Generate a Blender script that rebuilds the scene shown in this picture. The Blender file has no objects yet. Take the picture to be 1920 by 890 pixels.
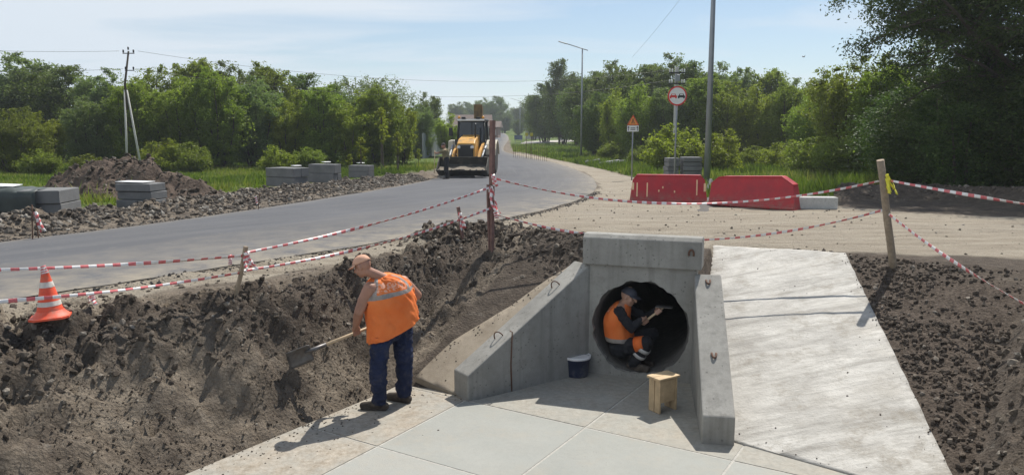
import bpy, bmesh, math, random
import numpy as np
from mathutils import Vector, Matrix, Euler
from mathutils.bvhtree import BVHTree

random.seed(7)
RNG = np.random.default_rng(7)
scene = bpy.context.scene
COL = scene.collection
R = math.radians

# ------------------------------------------------------------------ camera model
FPX = 1400.0
PITCH = math.atan((445 - 250) / FPX)
CAMZ = 1.65
SP, CP = math.sin(PITCH), math.cos(PITCH)

def ray(u, v):
    xc = (u - 960) / FPX
    yc = -(v - 445) / FPX
    return np.array((xc, CP + SP * yc, -SP + CP * yc))

def onz(u, v, z=0.0):
    r = ray(u, v)
    t = (z - CAMZ) / r[2]
    return Vector((r[0] * t, r[1] * t, z))

def ony(u, v, y):
    r = ray(u, v)
    t = y / r[1]
    return Vector((r[0] * t, y, CAMZ + r[2] * t))

BY = [-50, 0, 12, 20, 36, 60, 80, 110, 160, 200, 260, 420, 900]
BZ = [0, 0, 0, -.15, -.45, -.45, -.35, -.1, .35, .95, 2.6, 6.5, 12]

def base(y):
    return np.interp(y, BY, BZ)

def hit(u, v):
    z = 0.0
    p = None
    for _ in range(60):
        p = onz(u, v, z)
        z2 = float(base(p.y))
        if abs(z2 - z) < 1e-4:
            break
        z = .5 * z + .5 * z2
    return p

# ------------------------------------------------------------------ noise
def _hash(ix, iy, iz, seed):
    h = (ix * 374761393 + iy * 668265263 + iz * 2147483647 + seed * 1274126177) & 0xFFFFFFFF
    h = ((h ^ (h >> 13)) * 1274126177) & 0xFFFFFFFF
    h = ((h ^ (h >> 16)) * 2246822519) & 0xFFFFFFFF
    return ((h ^ (h >> 15)) & 0xFFFFFF) / float(0xFFFFFF)

def vnoise(x, y, z=None, seed=0):
    x = np.asarray(x, float); y = np.asarray(y, float)
    z = np.zeros_like(x) if z is None else np.asarray(z, float)
    fx, fy, fz = np.floor(x), np.floor(y), np.floor(z)
    ix, iy, iz = fx.astype(np.int64), fy.astype(np.int64), fz.astype(np.int64)
    tx, ty, tz = x - fx, y - fy, z - fz
    tx = tx * tx * tx * (tx * (tx * 6 - 15) + 10)
    ty = ty * ty * ty * (ty * (ty * 6 - 15) + 10)
    tz = tz * tz * tz * (tz * (tz * 6 - 15) + 10)
    def c(a, b, d): return _hash(ix + a, iy + b, iz + d, seed)
    x00 = c(0,0,0) * (1 - tx) + c(1,0,0) * tx
    x10 = c(0,1,0) * (1 - tx) + c(1,1,0) * tx
    x01 = c(0,0,1) * (1 - tx) + c(1,0,1) * tx
    x11 = c(0,1,1) * (1 - tx) + c(1,1,1) * tx
    y0 = x00 * (1 - ty) + x10 * ty
    y1 = x01 * (1 - ty) + x11 * ty
    return (y0 * (1 - tz) + y1 * tz) * 2 - 1

def fbm(x, y, z=None, f=1.0, o=4, seed=0, gain=.5):
    s = 0; a = 1.0
    for k in range(o):
        s = s + a * vnoise(np.asarray(x) * f, np.asarray(y) * f, None if z is None else np.asarray(z) * f, seed + k * 17)
        f *= 2.03; a *= gain
    return s

def facets(a, b, seed=0):
    """broken-soil relief: one tilted facet per random cell"""
    a = np.asarray(a, float); b = np.asarray(b, float)
    ia, ib = np.floor(a).astype(np.int64), np.floor(b).astype(np.int64)
    best = np.full(a.shape, 1e9); out = np.zeros(a.shape); z0 = np.zeros_like(ia)
    for i in (-1, 0, 1):
        for j in (-1, 0, 1):
            ca, cb = ia + i, ib + j
            pa = ca + _hash(ca, cb, z0, seed); pb = cb + _hash(ca, cb, z0, seed + 1)
            da, db = a - pa, b - pb
            d = da * da + db * db
            v = _hash(ca, cb, z0, seed + 2) - .5 + da * (_hash(ca, cb, z0, seed + 3) - .5) * 1.6 + db * (_hash(ca, cb, z0, seed + 4) - .5) * 1.6
            k = d < best
            best = np.where(k, d, best); out = np.where(k, v, out)
    return out

def sstep(a, b, x):
    t = np.clip((np.asarray(x) - a) / (b - a), 0, 1)
    return t * t * (3 - 2 * t)

# ------------------------------------------------------------------ objects
def tag(o, label=None, cat=None, group=None, kind=None):
    if label: o['label'] = label
    if cat: o['category'] = cat
    if group: o['group'] = group
    if kind: o['kind'] = kind
    return o

def empty(name, loc=(0, 0, 0), rz=0.0, label=None, cat=None, group=None):
    o = bpy.data.objects.new(name, None)
    o.empty_display_size = .2
    o.location = loc
    o.rotation_euler = (0, 0, rz)
    COL.objects.link(o)
    return tag(o, label, cat, group)

def mesh_np(name, V, F, mats=None, parent=None, smooth=False, origin=None, midx=None, attrs=None):
    """V (n,3) array; F (m,k) array with one k or a list of tuples."""
    V = np.asarray(V, dtype=np.float32)
    if origin is not None:
        V = V - np.asarray(origin, dtype=np.float32)
    me = bpy.data.meshes.new(name)
    if isinstance(F, np.ndarray):
        m, k = F.shape
        me.vertices.add(len(V)); me.vertices.foreach_set('co', V.ravel())
        me.loops.add(m * k); me.loops.foreach_set('vertex_index', F.astype(np.int32).ravel())
        me.polygons.add(m)
        me.polygons.foreach_set('loop_start', np.arange(0, m * k, k, dtype=np.int32))
        me.polygons.foreach_set('loop_total', np.full(m, k, dtype=np.int32))
        me.update(calc_edges=True)
    else:
        me.from_pydata([tuple(map(float, v)) for v in V], [], F)
    if midx is not None:
        me.polygons.foreach_set('material_index', np.asarray(midx, dtype=np.int32))
    sm = np.full(len(me.polygons), bool(smooth)) if not hasattr(smooth, '__len__') else np.asarray(smooth, bool)
    me.polygons.foreach_set('use_smooth', sm)
    if mats:
        for m_ in (mats if isinstance(mats, (list, tuple)) else [mats]):
            me.materials.append(m_)
    if attrs:
        for an, av in attrs.items():
            av = np.asarray(av, dtype=np.float32)
            if av.ndim == 1:
                a = me.attributes.new(an, 'FLOAT', 'POINT'); a.data.foreach_set('value', av)
            else:
                a = me.attributes.new(an, 'FLOAT_VECTOR', 'POINT'); a.data.foreach_set('vector', av.ravel())
    me.update()
    o = bpy.data.objects.new(name, me)
    COL.objects.link(o)
    if parent is not None:
        o.parent = parent
    return o

def frame_of(d):
    d = Vector(d).normalized()
    a = Vector((0, 0, 1)) if abs(d.z) < .9 else Vector((1, 0, 0))
    x = a.cross(d).normalized()
    y = d.cross(x).normalized()
    return x, y, d

class MB:
    def __init__(s):
        s.v = []; s.f = []; s.m = []; s.s = []
    def add(s, vs, fs, m=0, smooth=False):
        n = len(s.v)
        s.v += [tuple(v) for v in vs]
        for f in fs:
            s.f.append(tuple(i + n for i in f)); s.m.append(m); s.s.append(smooth)
        return s
    def box(s, c, d, m=0, rot=None, bev=0.0):
        c = Vector(c); hx, hy, hz = d[0] / 2, d[1] / 2, d[2] / 2
        b = min(bev, hx * .9, hy * .9, hz * .9)
        M = rot if rot is not None else Matrix.Identity(3)
        if isinstance(M, (int, float)): M = Matrix.Rotation(M, 3, 'Z')
        if b <= 0:
            vs = [Vector((x * hx, y * hy, z * hz)) for z in (-1, 1) for y in (-1, 1) for x in (-1, 1)]
            fs = [(0, 2, 3, 1), (4, 5, 7, 6), (0, 1, 5, 4), (2, 6, 7, 3), (0, 4, 6, 2), (1, 3, 7, 5)]
        else:
            vs = []; idx = {}
            for x in (-1, 1):
                for y in (-1, 1):
                    for z in (-1, 1):
                        for ax in range(3):
                            p = [x * (hx - b), y * (hy - b), z * (hz - b)]
                            p[ax] = (x * hx, y * hy, z * hz)[ax]
                            idx[(x, y, z, ax)] = len(vs); vs.append(Vector(p))
            fs = []
            for ax in range(3):
                o1, o2 = [(1, 2), (2, 0), (0, 1)][ax]
                for sg in (-1, 1):
                    q = []
                    for a, bb in ((-1, -1), (1, -1), (1, 1), (-1, 1)):
                        k = [0, 0, 0]; k[ax] = sg; k[o1] = a; k[o2] = bb
                        q.append(idx[(*k, ax)])
                    fs.append(tuple(q if sg > 0 else q[::-1]))
            for ax in range(3):          # edges along ax
                o1, o2 = [(1, 2), (2, 0), (0, 1)][ax]
                for a in (-1, 1):
                    for bb in (-1, 1):
                        k0 = [0, 0, 0]; k0[o1] = a; k0[o2] = bb; k1 = list(k0); k0[ax] = -1; k1[ax] = 1
                        q = (idx[(*k0, o1)], idx[(*k1, o1)], idx[(*k1, o2)], idx[(*k0, o2)])
                        fs.append(q if a * bb < 0 else q[::-1])
            for x in (-1, 1):
                for y in (-1, 1):
                    for z in (-1, 1):
                        t = tuple(idx[(x, y, z, k)] for k in range(3))
                        fs.append(t if x * y * z > 0 else t[::-1])
        return s.add([c + M @ v for v in vs], fs, m)
    def tube(s, pts, rad, n=8, m=0, smooth=True, caps=True):
        pts = [Vector(p) for p in pts]
        if not hasattr(rad, '__len__'): rad = [rad] * len(pts)
        vs = []; fs = []
        x = None
        for i, p in enumerate(pts):
            d = (pts[min(i + 1, len(pts) - 1)] - pts[max(i - 1, 0)]).normalized()
            if x is None:
                x, y, _ = frame_of(d)
            else:
                x = (x - d * x.dot(d)).normalized(); y = d.cross(x)
            for k in range(n):
                a = 2 * math.pi * k / n
                vs.append(p + (x * math.cos(a) + y * math.sin(a)) * rad[i])
        for i in range(len(pts) - 1):
            for k in range(n):
                k2 = (k + 1) % n
                fs.append((i * n + k, i * n + k2, (i + 1) * n + k2, (i + 1) * n + k))
        s.add(vs, fs, m, smooth)
        if caps:
            L = len(s.v) - len(vs)
            s.f.append(tuple(L + k for k in range(n))[::-1]); s.m.append(m); s.s.append(False)
            s.f.append(tuple(L + (len(pts) - 1) * n + k for k in range(n))); s.m.append(m); s.s.append(False)
        return s
    def lathe(s, prof, c=(0, 0, 0), n=24, m=0, smooth=True, M=None, cap0=True, cap1=True):
        """prof: list of (r, z)."""
        c = Vector(c); vs = []; fs = []
        M = M or Matrix.Identity(3)
        for r, z in prof:
            for k in range(n):
                a = 2 * math.pi * k / n
                vs.append(c + M @ Vector((r * math.cos(a), r * math.sin(a), z)))
        for i in range(len(prof) - 1):
            for k in range(n):
                k2 = (k + 1) % n
                fs.append((i * n + k, i * n + k2, (i + 1) * n + k2, (i + 1) * n + k))
        s.add(vs, fs, m, smooth)
        L = len(s.v) - len(vs)
        if cap0:
            s.f.append(tuple(L + k for k in range(n))[::-1]); s.m.append(m); s.s.append(False)
        if cap1:
            s.f.append(tuple(L + (len(prof) - 1) * n + k for k in range(n))); s.m.append(m); s.s.append(False)
        return s
    def prism(s, poly, o, ex, ey, ez, h, m=0):
        """polygon in (ex,ey) plane at o, extruded by h along ez."""
        o, ex, ey, ez = Vector(o), Vector(ex), Vector(ey), Vector(ez)
        n = len(poly)
        a = [o + ex * p[0] + ey * p[1] for p in poly]
        b = [q + ez * h for q in a]
        fs = [tuple(range(n))[::-1], tuple(range(n, 2 * n))]
        fs += [(i, (i + 1) % n, n + (i + 1) % n, n + i) for i in range(n)]
        return s.add(a + b, fs, m)
    def hexa(s, low, top, m=0):
        """four low corners, four top corners, same winding."""
        fs = [(3, 2, 1, 0), (4, 5, 6, 7)] + [(i, (i + 1) % 4, 4 + (i + 1) % 4, 4 + i) for i in range(4)]
        return s.add(list(low) + list(top), fs, m)
    def sphere(s, c, r, n=12, m=0, M=None):
        if not hasattr(r, '__len__'): r = (r, r, r)
        k = max(4, n // 2)
        vs = []; fs = []
        c = Vector(c); M = M or Matrix.Identity(3)
        vs.append(c + M @ Vector((0, 0, -r[2])))
        for i in range(1, k):
            t = -math.pi / 2 + math.pi * i / k
            for j in range(n):
                a = 2 * math.pi * j / n
                vs.append(c + M @ Vector((r[0] * math.cos(t) * math.cos(a), r[1] * math.cos(t) * math.sin(a), r[2] * math.sin(t))))
        vs.append(c + M @ Vector((0, 0, r[2])))
        for j in range(n):
            fs.append((0, 1 + (j + 1) % n, 1 + j))
            fs.append((len(vs) - 1, 1 + (k - 2) * n + j, 1 + (k - 2) * n + (j + 1) % n))
        for i in range(k - 2):
            for j in range(n):
                j2 = (j + 1) % n
                fs.append((1 + i * n + j, 1 + i * n + j2, 1 + (i + 1) * n + j2, 1 + (i + 1) * n + j))
        return s.add(vs, fs, m, True)
    def caps(s, p0, r0, p1, r1, n=14):
        """tapered limb with round ends"""
        s.sphere(p0, r0, n); s.sphere(p1, r1, n)
        if (Vector(p1) - Vector(p0)).length > 1e-4:
            s.tube([p0, p1], [r0, r1], n)
        return s
    def chain(s, pts, rad, n=14):
        for i in range(len(pts) - 1):
            s.caps(pts[i], rad[i], pts[i + 1], rad[i + 1], n)
        return s
    def build(s, name, mats, parent=None, origin=None):
        o = mesh_np(name, np.array(s.v), s.f, mats, parent, s.s, origin, s.m)
        return o

def fused(mb, voxel, it=3, disp=None):
    """one continuous skin from overlapping limbs: (V, F)."""
    o = mb.build('tmp', None)
    md = o.modifiers.new('r', 'REMESH'); md.mode = 'VOXEL'; md.voxel_size = voxel; md.adaptivity = 0
    if it:
        ms = o.modifiers.new('s', 'SMOOTH'); ms.factor = .5; ms.iterations = it
    dg = bpy.context.evaluated_depsgraph_get(); dg.update()
    ev = o.evaluated_get(dg)
    me = bpy.data.meshes.new_from_object(ev)
    n = len(me.vertices)
    V = np.empty(n * 3, np.float32); me.vertices.foreach_get('co', V); V = V.reshape(-1, 3)
    N = np.empty(n * 3, np.float32); me.vertices.foreach_get('normal', N); N = N.reshape(-1, 3)
    F = [tuple(p.vertices) for p in me.polygons]
    old = o.data
    bpy.data.objects.remove(o); bpy.data.meshes.remove(old); bpy.data.meshes.remove(me)
    if disp is not None:
        V = V + N * disp(V)[:, None]
    return V, F

def dup(root, loc=None, rz=None, sc=None, label=None, group=None):
    r = root.copy(); COL.objects.link(r)
    if loc is not None: r.location = loc
    if rz is not None: r.rotation_euler = (0, 0, rz)
    if sc is not None: r.scale = sc if hasattr(sc, '__len__') else (sc, sc, sc)
    if label: r['label'] = label
    if group: r['group'] = group
    for ch in list(root.children):
        c = ch.copy(); COL.objects.link(c); c.parent = r
        for g in list(ch.children):
            d = g.copy(); COL.objects.link(d); d.parent = c
    return r

# ------------------------------------------------------------------ materials
class NT:
    def __init__(s, name):
        s.mat = bpy.data.materials.new(name); s.mat.use_nodes = True
        s.t = s.mat.node_tree; s.n = s.t.nodes; s.n.clear()
        s.out = s.n.new('ShaderNodeOutputMaterial')
    def node(s, typ, **kw):
        nd = s.n.new(typ)
        for k, v in kw.items():
            if k in nd.inputs: s.setin(nd.inputs[k], v)
            else: setattr(nd, k, v)
        return nd
    def setin(s, inp, v):
        if isinstance(v, bpy.types.NodeSocket): s.t.links.new(v, inp)
        elif inp.type == 'RGBA' and hasattr(v, '__len__') and len(v) == 3: inp.default_value = (*v, 1)
        else: inp.default_value = v
    def coord(s, which='Object'):
        return s.node('ShaderNodeTexCoord').outputs[which]
    def pos(s):
        return s.node('ShaderNodeNewGeometry').outputs['Position']
    def noise(s, scale, detail=4, rough=.55, vec=None, dist=0.0):
        nd = s.node('ShaderNodeTexNoise')
        nd.inputs['Scale'].default_value = scale; nd.inputs['Detail'].default_value = detail
        nd.inputs['Roughness'].default_value = rough; nd.inputs['Distortion'].default_value = dist
        if vec is not None: s.t.links.new(vec, nd.inputs['Vector'])
        return nd.outputs['Fac']
    def voro(s, scale, vec=None, feature='F1', out='Distance', rnd=1.0):
        nd = s.node('ShaderNodeTexVoronoi'); nd.feature = feature
        nd.inputs['Scale'].default_value = scale; nd.inputs['Randomness'].default_value = rnd
        if vec is not None: s.t.links.new(vec, nd.inputs['Vector'])
        return nd.outputs[out]
    def ramp(s, fac, stops, interp='LINEAR'):
        nd = s.node('ShaderNodeValToRGB'); nd.color_ramp.interpolation = interp
        e = nd.color_ramp.elements
        while len(e) < len(stops): e.new(.5)
        for i, (p, c) in enumerate(stops):
            e[i].position = p
            e[i].color = (c, c, c, 1) if not hasattr(c, '__len__') else (*c, 1)
        s.t.links.new(fac, nd.inputs['Fac'])
        return nd.outputs['Color']
    def math(s, op, a, b=0.0, c=0.0, clamp=False):
        nd = s.node('ShaderNodeMath'); nd.operation = op; nd.use_clamp = clamp
        s.setin(nd.inputs[0], a); s.setin(nd.inputs[1], b); s.setin(nd.inputs[2], c)
        return nd.outputs[0]
    def mix(s, fac, a, b, mode='MIX'):
        nd = s.node('ShaderNodeMix'); nd.data_type = 'RGBA'; nd.blend_type = mode
        s.setin(nd.inputs[0], fac); s.setin(nd.inputs[6], a); s.setin(nd.inputs[7], b)
        return nd.outputs[2]
    def mapr(s, v, a, b, c=0.0, d=1.0):
        nd = s.node('ShaderNodeMapRange')
        s.setin(nd.inputs[0], v)
        for i, q in enumerate((a, b, c, d)): nd.inputs[i + 1].default_value = q
        return nd.outputs[0]
    def attr(s, name, out='Fac'):
        nd = s.node('ShaderNodeAttribute'); nd.attribute_name = name
        return nd.outputs[out]
    def bump(s, h, dist=.02, strength=1.0, normal=None):
        nd = s.node('ShaderNodeBump')
        nd.inputs['Strength'].default_value = strength; nd.inputs['Distance'].default_value = dist
        s.t.links.new(h, nd.inputs['Height'])
        if normal is not None: s.t.links.new(normal, nd.inputs['Normal'])
        return nd.outputs['Normal']
    def mapping(s, vec, scale=(1, 1, 1), rot=(0, 0, 0)):
        nd = s.node('ShaderNodeMapping')
        s.t.links.new(vec, nd.inputs['Vector'])
        nd.inputs['Scale'].default_value = scale; nd.inputs['Rotation'].default_value = rot
        return nd.outputs['Vector']
    def bsdf(s, col, rough=.7, normal=None, metal=0.0, spec=.5, **kw):
        p = s.node('ShaderNodeBsdfPrincipled')
        s.setin(p.inputs['Base Color'], col); s.setin(p.inputs['Roughness'], rough)
        s.setin(p.inputs['Metallic'], metal); s.setin(p.inputs['Specular IOR Level'], spec)
        for k, v in kw.items(): s.setin(p.inputs[k.replace('_', ' ')], v)
        if normal is not None: s.t.links.new(normal, p.inputs['Normal'])
        s.t.links.new(p.outputs[0], s.out.inputs['Surface'])
        return p

def simple(name, col, rough=.6, var=.25, scale=8.0, metal=0.0, bump=0.0, spec=.5, dirt=None, bscale=None, **kw):
    t = NT(name)
    v = t.coord()
    n = t.noise(scale, 5, .6, v)
    c = t.mix(t.mapr(n, .3, .7), tuple(x * (1 - var) for x in col), tuple(min(1, x * (1 + var)) for x in col))
    if dirt is not None:
        dn = t.mapr(t.noise(scale * .6, 6, .7, v), .5, .68)
        c = t.mix(t.math('MULTIPLY', dn, dirt[1]), c, dirt[0])
    nm = t.bump(t.noise(bscale or scale * 6, 4, .6, v), bump) if bump else None
    rr = t.mapr(n, .3, .7, max(.02, rough - .1), min(1, rough + .1))
    t.bsdf(c, rr, nm, metal, spec, **kw)
    return t.mat

M = {}
def concrete(name, dark, light, stain=(.2, .19, .17), sc=1.0, bump=.006, pits=True, streak=0.0):
    t = NT(name); v = t.pos()
    a = t.noise(1.3 * sc, 6, .62, v); b = t.noise(11 * sc, 5, .7, v); g = t.noise(140, 2, .5, v)
    c = t.mix(t.mapr(a, .3, .7), dark, light)
    c = t.mix(t.math('MULTIPLY', t.mapr(b, .48, .75), .5), c, stain)
    c = t.mix(t.mapr(g, .3, .75, 0, .22), c, tuple(x * .55 for x in dark))
    h = t.math('ADD', t.math('MULTIPLY', b, .7), t.math('MULTIPLY', g, .35))
    if pits:
        pv = t.voro(17, v); pm = t.math('MULTIPLY', t.math('LESS_THAN', pv, .16), t.math('GREATER_THAN', t.noise(3.1, 2, .5, v), .5))
        c = t.mix(t.math('MULTIPLY', pm, .5), c, tuple(x * .35 for x in dark))
        h = t.math('SUBTRACT', h, pm)
    if streak:
        sv = t.mapping(v, (9, 9, .5)); s_ = t.mapr(t.noise(1.0, 4, .6, sv), .5, .75, 0, streak)
        c = t.mix(s_, c, tuple(x * .6 for x in dark))
    t.bsdf(c, t.mapr(b, .3, .7, .78, .95), t.bump(h, bump), spec=.3)
    return t.mat
M['precast'] = concrete('precast_concrete', (.23, .225, .205), (.37, .36, .33), streak=.55)
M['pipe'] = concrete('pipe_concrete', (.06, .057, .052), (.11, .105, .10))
M['block'] = concrete('kerb_concrete', (.135, .14, .142), (.21, .212, .212), sc=2, pits=False)
M['old_white'] = concrete('pale_concrete', (.42, .42, .40), (.58, .57, .54), sc=2)

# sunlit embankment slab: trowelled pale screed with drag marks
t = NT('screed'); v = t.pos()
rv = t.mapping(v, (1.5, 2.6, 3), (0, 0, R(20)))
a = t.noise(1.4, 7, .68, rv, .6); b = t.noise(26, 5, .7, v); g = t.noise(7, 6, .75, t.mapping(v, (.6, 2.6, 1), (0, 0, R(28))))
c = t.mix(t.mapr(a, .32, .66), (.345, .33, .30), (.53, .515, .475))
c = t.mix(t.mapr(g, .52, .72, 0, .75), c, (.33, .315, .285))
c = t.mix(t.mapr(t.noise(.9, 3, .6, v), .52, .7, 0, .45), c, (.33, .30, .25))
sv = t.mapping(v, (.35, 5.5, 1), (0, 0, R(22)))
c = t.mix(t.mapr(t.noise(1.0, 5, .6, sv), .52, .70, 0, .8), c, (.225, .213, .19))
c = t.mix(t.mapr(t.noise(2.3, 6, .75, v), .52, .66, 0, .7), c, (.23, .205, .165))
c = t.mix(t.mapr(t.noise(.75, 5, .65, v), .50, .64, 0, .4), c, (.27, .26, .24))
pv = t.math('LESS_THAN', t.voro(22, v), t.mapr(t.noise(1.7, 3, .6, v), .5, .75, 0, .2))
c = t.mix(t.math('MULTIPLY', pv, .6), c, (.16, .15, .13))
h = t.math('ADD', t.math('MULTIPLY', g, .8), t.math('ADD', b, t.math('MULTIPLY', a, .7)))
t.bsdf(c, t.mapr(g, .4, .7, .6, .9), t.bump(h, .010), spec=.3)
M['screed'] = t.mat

# channel floor slabs, tint per slab
t = NT('slab_floor'); v = t.pos()
tint = t.attr('tint'); dust = t.attr('dust')
a = t.noise(1.6, 6, .6, v); b = t.noise(18, 5, .7, v); g = t.noise(120, 2, .5, v)
c = t.mix(t.mapr(a, .3, .7), (.255, .268, .25), (.325, .335, .312))
c = t.mix(t.math('MULTIPLY', tint, .45), c, (.37, .372, .348))
dn = t.math('MULTIPLY', dust, t.mapr(t.noise(3.3, 6, .7, v), .3, .62, .35, 1.0), clamp=True)
dc = t.mix(t.mapr(b, .35, .65), (.235, .195, .145), (.41, .365, .30))
c = t.mix(dn, c, dc)
sp = t.math('LESS_THAN', t.voro(30, v), t.mapr(t.noise(2.2, 3, .6, v), .52, .75, 0, .22))
c = t.mix(t.math('MULTIPLY', sp, .55), c, (.12, .10, .08))
c = t.mix(t.mapr(g, .35, .7, 0, .2), c, (.17, .17, .155))
wet = t.mapr(t.noise(.8, 3, .5, t.mapping(v, (1, 1.8, 1))), .55, .68, 0, .25)
c = t.mix(wet, c, (.26, .275, .26))
ms_ = t.math('MULTIPLY', t.mapr(t.noise(1.2, 6, .7, v), .50, .70), t.mapr(t.noise(9, 5, .7, v), .40, .62, .1, .85))
c = t.mix(t.math('MULTIPLY', ms_, .55), c, (.34, .29, .22))
t.bsdf(c, t.mapr(a, .3, .7, .65, .9), t.bump(t.math('ADD', b, t.math('MULTIPLY', g, .3)), .004), spec=.35)
M['slab'] = t.mat
M['mortar'] = simple('mortar', (.43, .415, .375), .9, .25, 20, bump=.01)

# terrain with masks: soil / gravel / grass / dust
t = NT('ground_soil'); v = t.pos()
grass = t.attr('grass'); grav = t.attr('gravel'); lot = t.attr('lot'); clay = t.attr('clay')
n1 = t.noise(1.1, 6, .65, v); n2 = t.noise(7, 6, .7, v); n3 = t.noise(45, 4, .7, v)
soil = t.mix(t.mapr(n2, .3, .7), (.054, .044, .036), (.135, .110, .088))
soil = t.mix(t.mapr(n1, .5, .7, 0, .6), soil, (.16, .13, .10))
clayc = t.mix(t.mapr(n2, .3, .7), (.155, .126, .096), (.285, .242, .19))
clayc = t.mix(t.mapr(t.noise(2.6, 5, .7, v), .50, .66, 0, .65), clayc, (.082, .066, .052))
c = t.mix(t.math('MULTIPLY', clay, t.mapr(n1, .3, .55), clamp=True), soil, clayc)
c = t.mix(t.mapr(t.noise(5, 6, .75, v), .58, .72, 0, .55), c, (.26, .235, .20))
gr = t.mix(t.mapr(t.voro(34, v, out='Color'), 0, 1), (.048, .037, .029), (.135, .108, .086))
c = t.mix(grav, c, gr)
lv = t.mapping(v, (.5, 3.2, 1), (0, 0, R(-6)))
ln = t.noise(1.2, 6, .65, lv)
lotc = t.mix(t.mapr(ln, .32, .68), (.235, .198, .152), (.37, .33, .265))
lotc = t.mix(t.mapr(n2, .55, .75, 0, .5), lotc, (.15, .125, .10))
lotc = t.mix(t.mapr(t.noise(.35, 4, .6, v), .5, .7, 0, .4), lotc, (.30, .27, .225))
c = t.mix(lot, c, lotc)
gc = t.mix(t.mapr(n1, .3, .7), (.050, .085, .014), (.115, .155, .030))
gc = t.mix(t.mapr(n2, .55, .8, 0, .5), gc, (.14, .13, .05))
c = t.mix(grass, c, gc)
sp = t.math('LESS_THAN', t.voro(38, v), t.mapr(n2, .5, .8, 0, .2))
c = t.mix(t.math('MULTIPLY', sp, .5), c, (.06, .05, .042))
h = t.math('ADD', t.math('MULTIPLY', n2, 1.2), t.math('ADD', t.math('MULTIPLY', n3, .8), t.math('MULTIPLY', t.voro(28, v), .4)))
t.bsdf(c, .95, t.bump(h, .035), spec=.15)
M['ground'] = t.mat

t = NT('asphalt'); v = t.pos()
n1 = t.noise(.35, 5, .6, v); n3 = t.noise(160, 2, .6, v); edge = t.attr('edge')
cx_ = t.node('ShaderNodeCombineXYZ'); t.setin(cx_.inputs[0], t.math('MULTIPLY', t.attr('lat'), 2.6)); t.setin(cx_.inputs[1], t.math('MULTIPLY', t.attr('lon'), .10)); wn = t.noise(1.0, 6, .68, cx_.outputs[0])
c = t.mix(t.mapr(n1, .3, .7), (.098, .102, .112), (.132, .135, .145))
c = t.mix(t.mapr(wn, .47, .68, 0, .55), c, (.165, .165, .168))
c = t.mix(t.mapr(n3, .3, .7, 0, .3), c, (.075, .075, .08))
c = t.mix(t.mapr(t.noise(.22, 3, .5, v), .55, .6, 0, .28), c, (.105, .106, .11))
c = t.mix(t.mapr(t.noise(5, 6, .75, v), .58, .75, 0, .4), c, (.25, .235, .205))
c = t.mix(t.math('MULTIPLY', edge, t.mapr(t.noise(2.4, 6, .7, v), .3, .65), clamp=True), c, (.30, .265, .21))
t.bsdf(c, .9, t.bump(n3, .006), spec=.15)
M['asphalt'] = t.mat

def rocks(name, cols, rough=.9):
    t = NT(name); v = t.pos()
    oi = t.attr('tint')
    c = t.ramp(oi, cols)
    n = t.noise(14, 5, .7, v)
    c = t.mix(t.mapr(n, .35, .7, 0, .5), c, (.09, .075, .06))
    t.bsdf(c, rough, t.bump(t.noise(60, 4, .7, v), .012), spec=.2)
    return t.mat
M['clod'] = rocks('soil_clod', [(0, (.042, .034, .027)), (.5, (.098, .080, .064)), (.85, (.17, .143, .113)), (1, (.30, .27, .23))])
M['pebble'] = rocks('dark_gravel', [(0, (.045, .035, .028)), (.5, (.098, .077, .060)), (.9, (.165, .135, .108)), (1, (.28, .245, .205))])
M['rubble'] = rocks('rubble', [(0, (.09, .075, .06)), (.4, (.19, .16, .125)), (.8, (.29, .255, .205)), (1, (.44, .41, .36))])
M['roadrubble'] = rocks('road_rubble', [(0, (.055, .047, .040)), (.45, (.125, .108, .09)), (.85, (.21, .185, .155)), (1, (.42, .39, .34))])
M['crumbsoil'] = rocks('crumb_soil', [(0, (.060, .046, .034)), (.6, (.135, .108, .080)), (.92, (.21, .175, .135)), (1, (.34, .31, .26))])
M['crumb'] = rocks('asphalt_crumb', [(0, (.035, .034, .034)), (.6, (.075, .072, .07)), (1, (.15, .14, .13))])
M['heap'] = simple('heap_soil', (.105, .080, .064), .95, .45, 2.2, bump=.06, spec=.1)

def leafmat(name, c0, c1, c2, tl=.52):
    t = NT(name)
    a = t.attr('tint'); oi = t.node('ShaderNodeObjectInfo').outputs['Random']
    c = t.ramp(a, [(0, c0), (.55, c1), (1, c2)])
    hs = t.node('ShaderNodeHueSaturation')
    t.setin(hs.inputs['Color'], c)
    t.setin(hs.inputs['Hue'], t.mapr(oi, 0, 1, .485, .515)); t.setin(hs.inputs['Value'], t.mapr(oi, 0, 1, .82, 1.2))
    p = t.node('ShaderNodeBsdfPrincipled')
    t.t.links.new(hs.outputs[0], p.inputs['Base Color']); p.inputs['Roughness'].default_value = .5
    p.inputs['Specular IOR Level'].default_value = .35
    tr = t.node('ShaderNodeBsdfTranslucent')
    tc = t.mix(1.0, hs.outputs[0], (1.0, 1.15, .55), 'MULTIPLY')
    t.t.links.new(tc, tr.inputs['Color'])
    ms = t.node('ShaderNodeMixShader'); ms.inputs[0].default_value = tl
    t.t.links.new(p.outputs[0], ms.inputs[1]); t.t.links.new(tr.outputs[0], ms.inputs[2])
    t.t.links.new(ms.outputs[0], t.out.inputs['Surface'])
    return t.mat
M['leaf'] = leafmat('leaf_mid', (.110, .135, .022), (.200, .240, .040), (.29, .33, .07))
M['leaf_lime'] = leafmat('leaf_lime', (.160, .190, .024), (.260, .300, .040), (.34, .37, .075))
M['leaf_dark'] = leafmat('leaf_dark', (.060, .085, .024), (.115, .150, .036), (.18, .225, .06), .45)
M['leaf_grey'] = leafmat('leaf_grey', (.105, .135, .055), (.175, .215, .085), (.25, .29, .125), .48)
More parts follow.
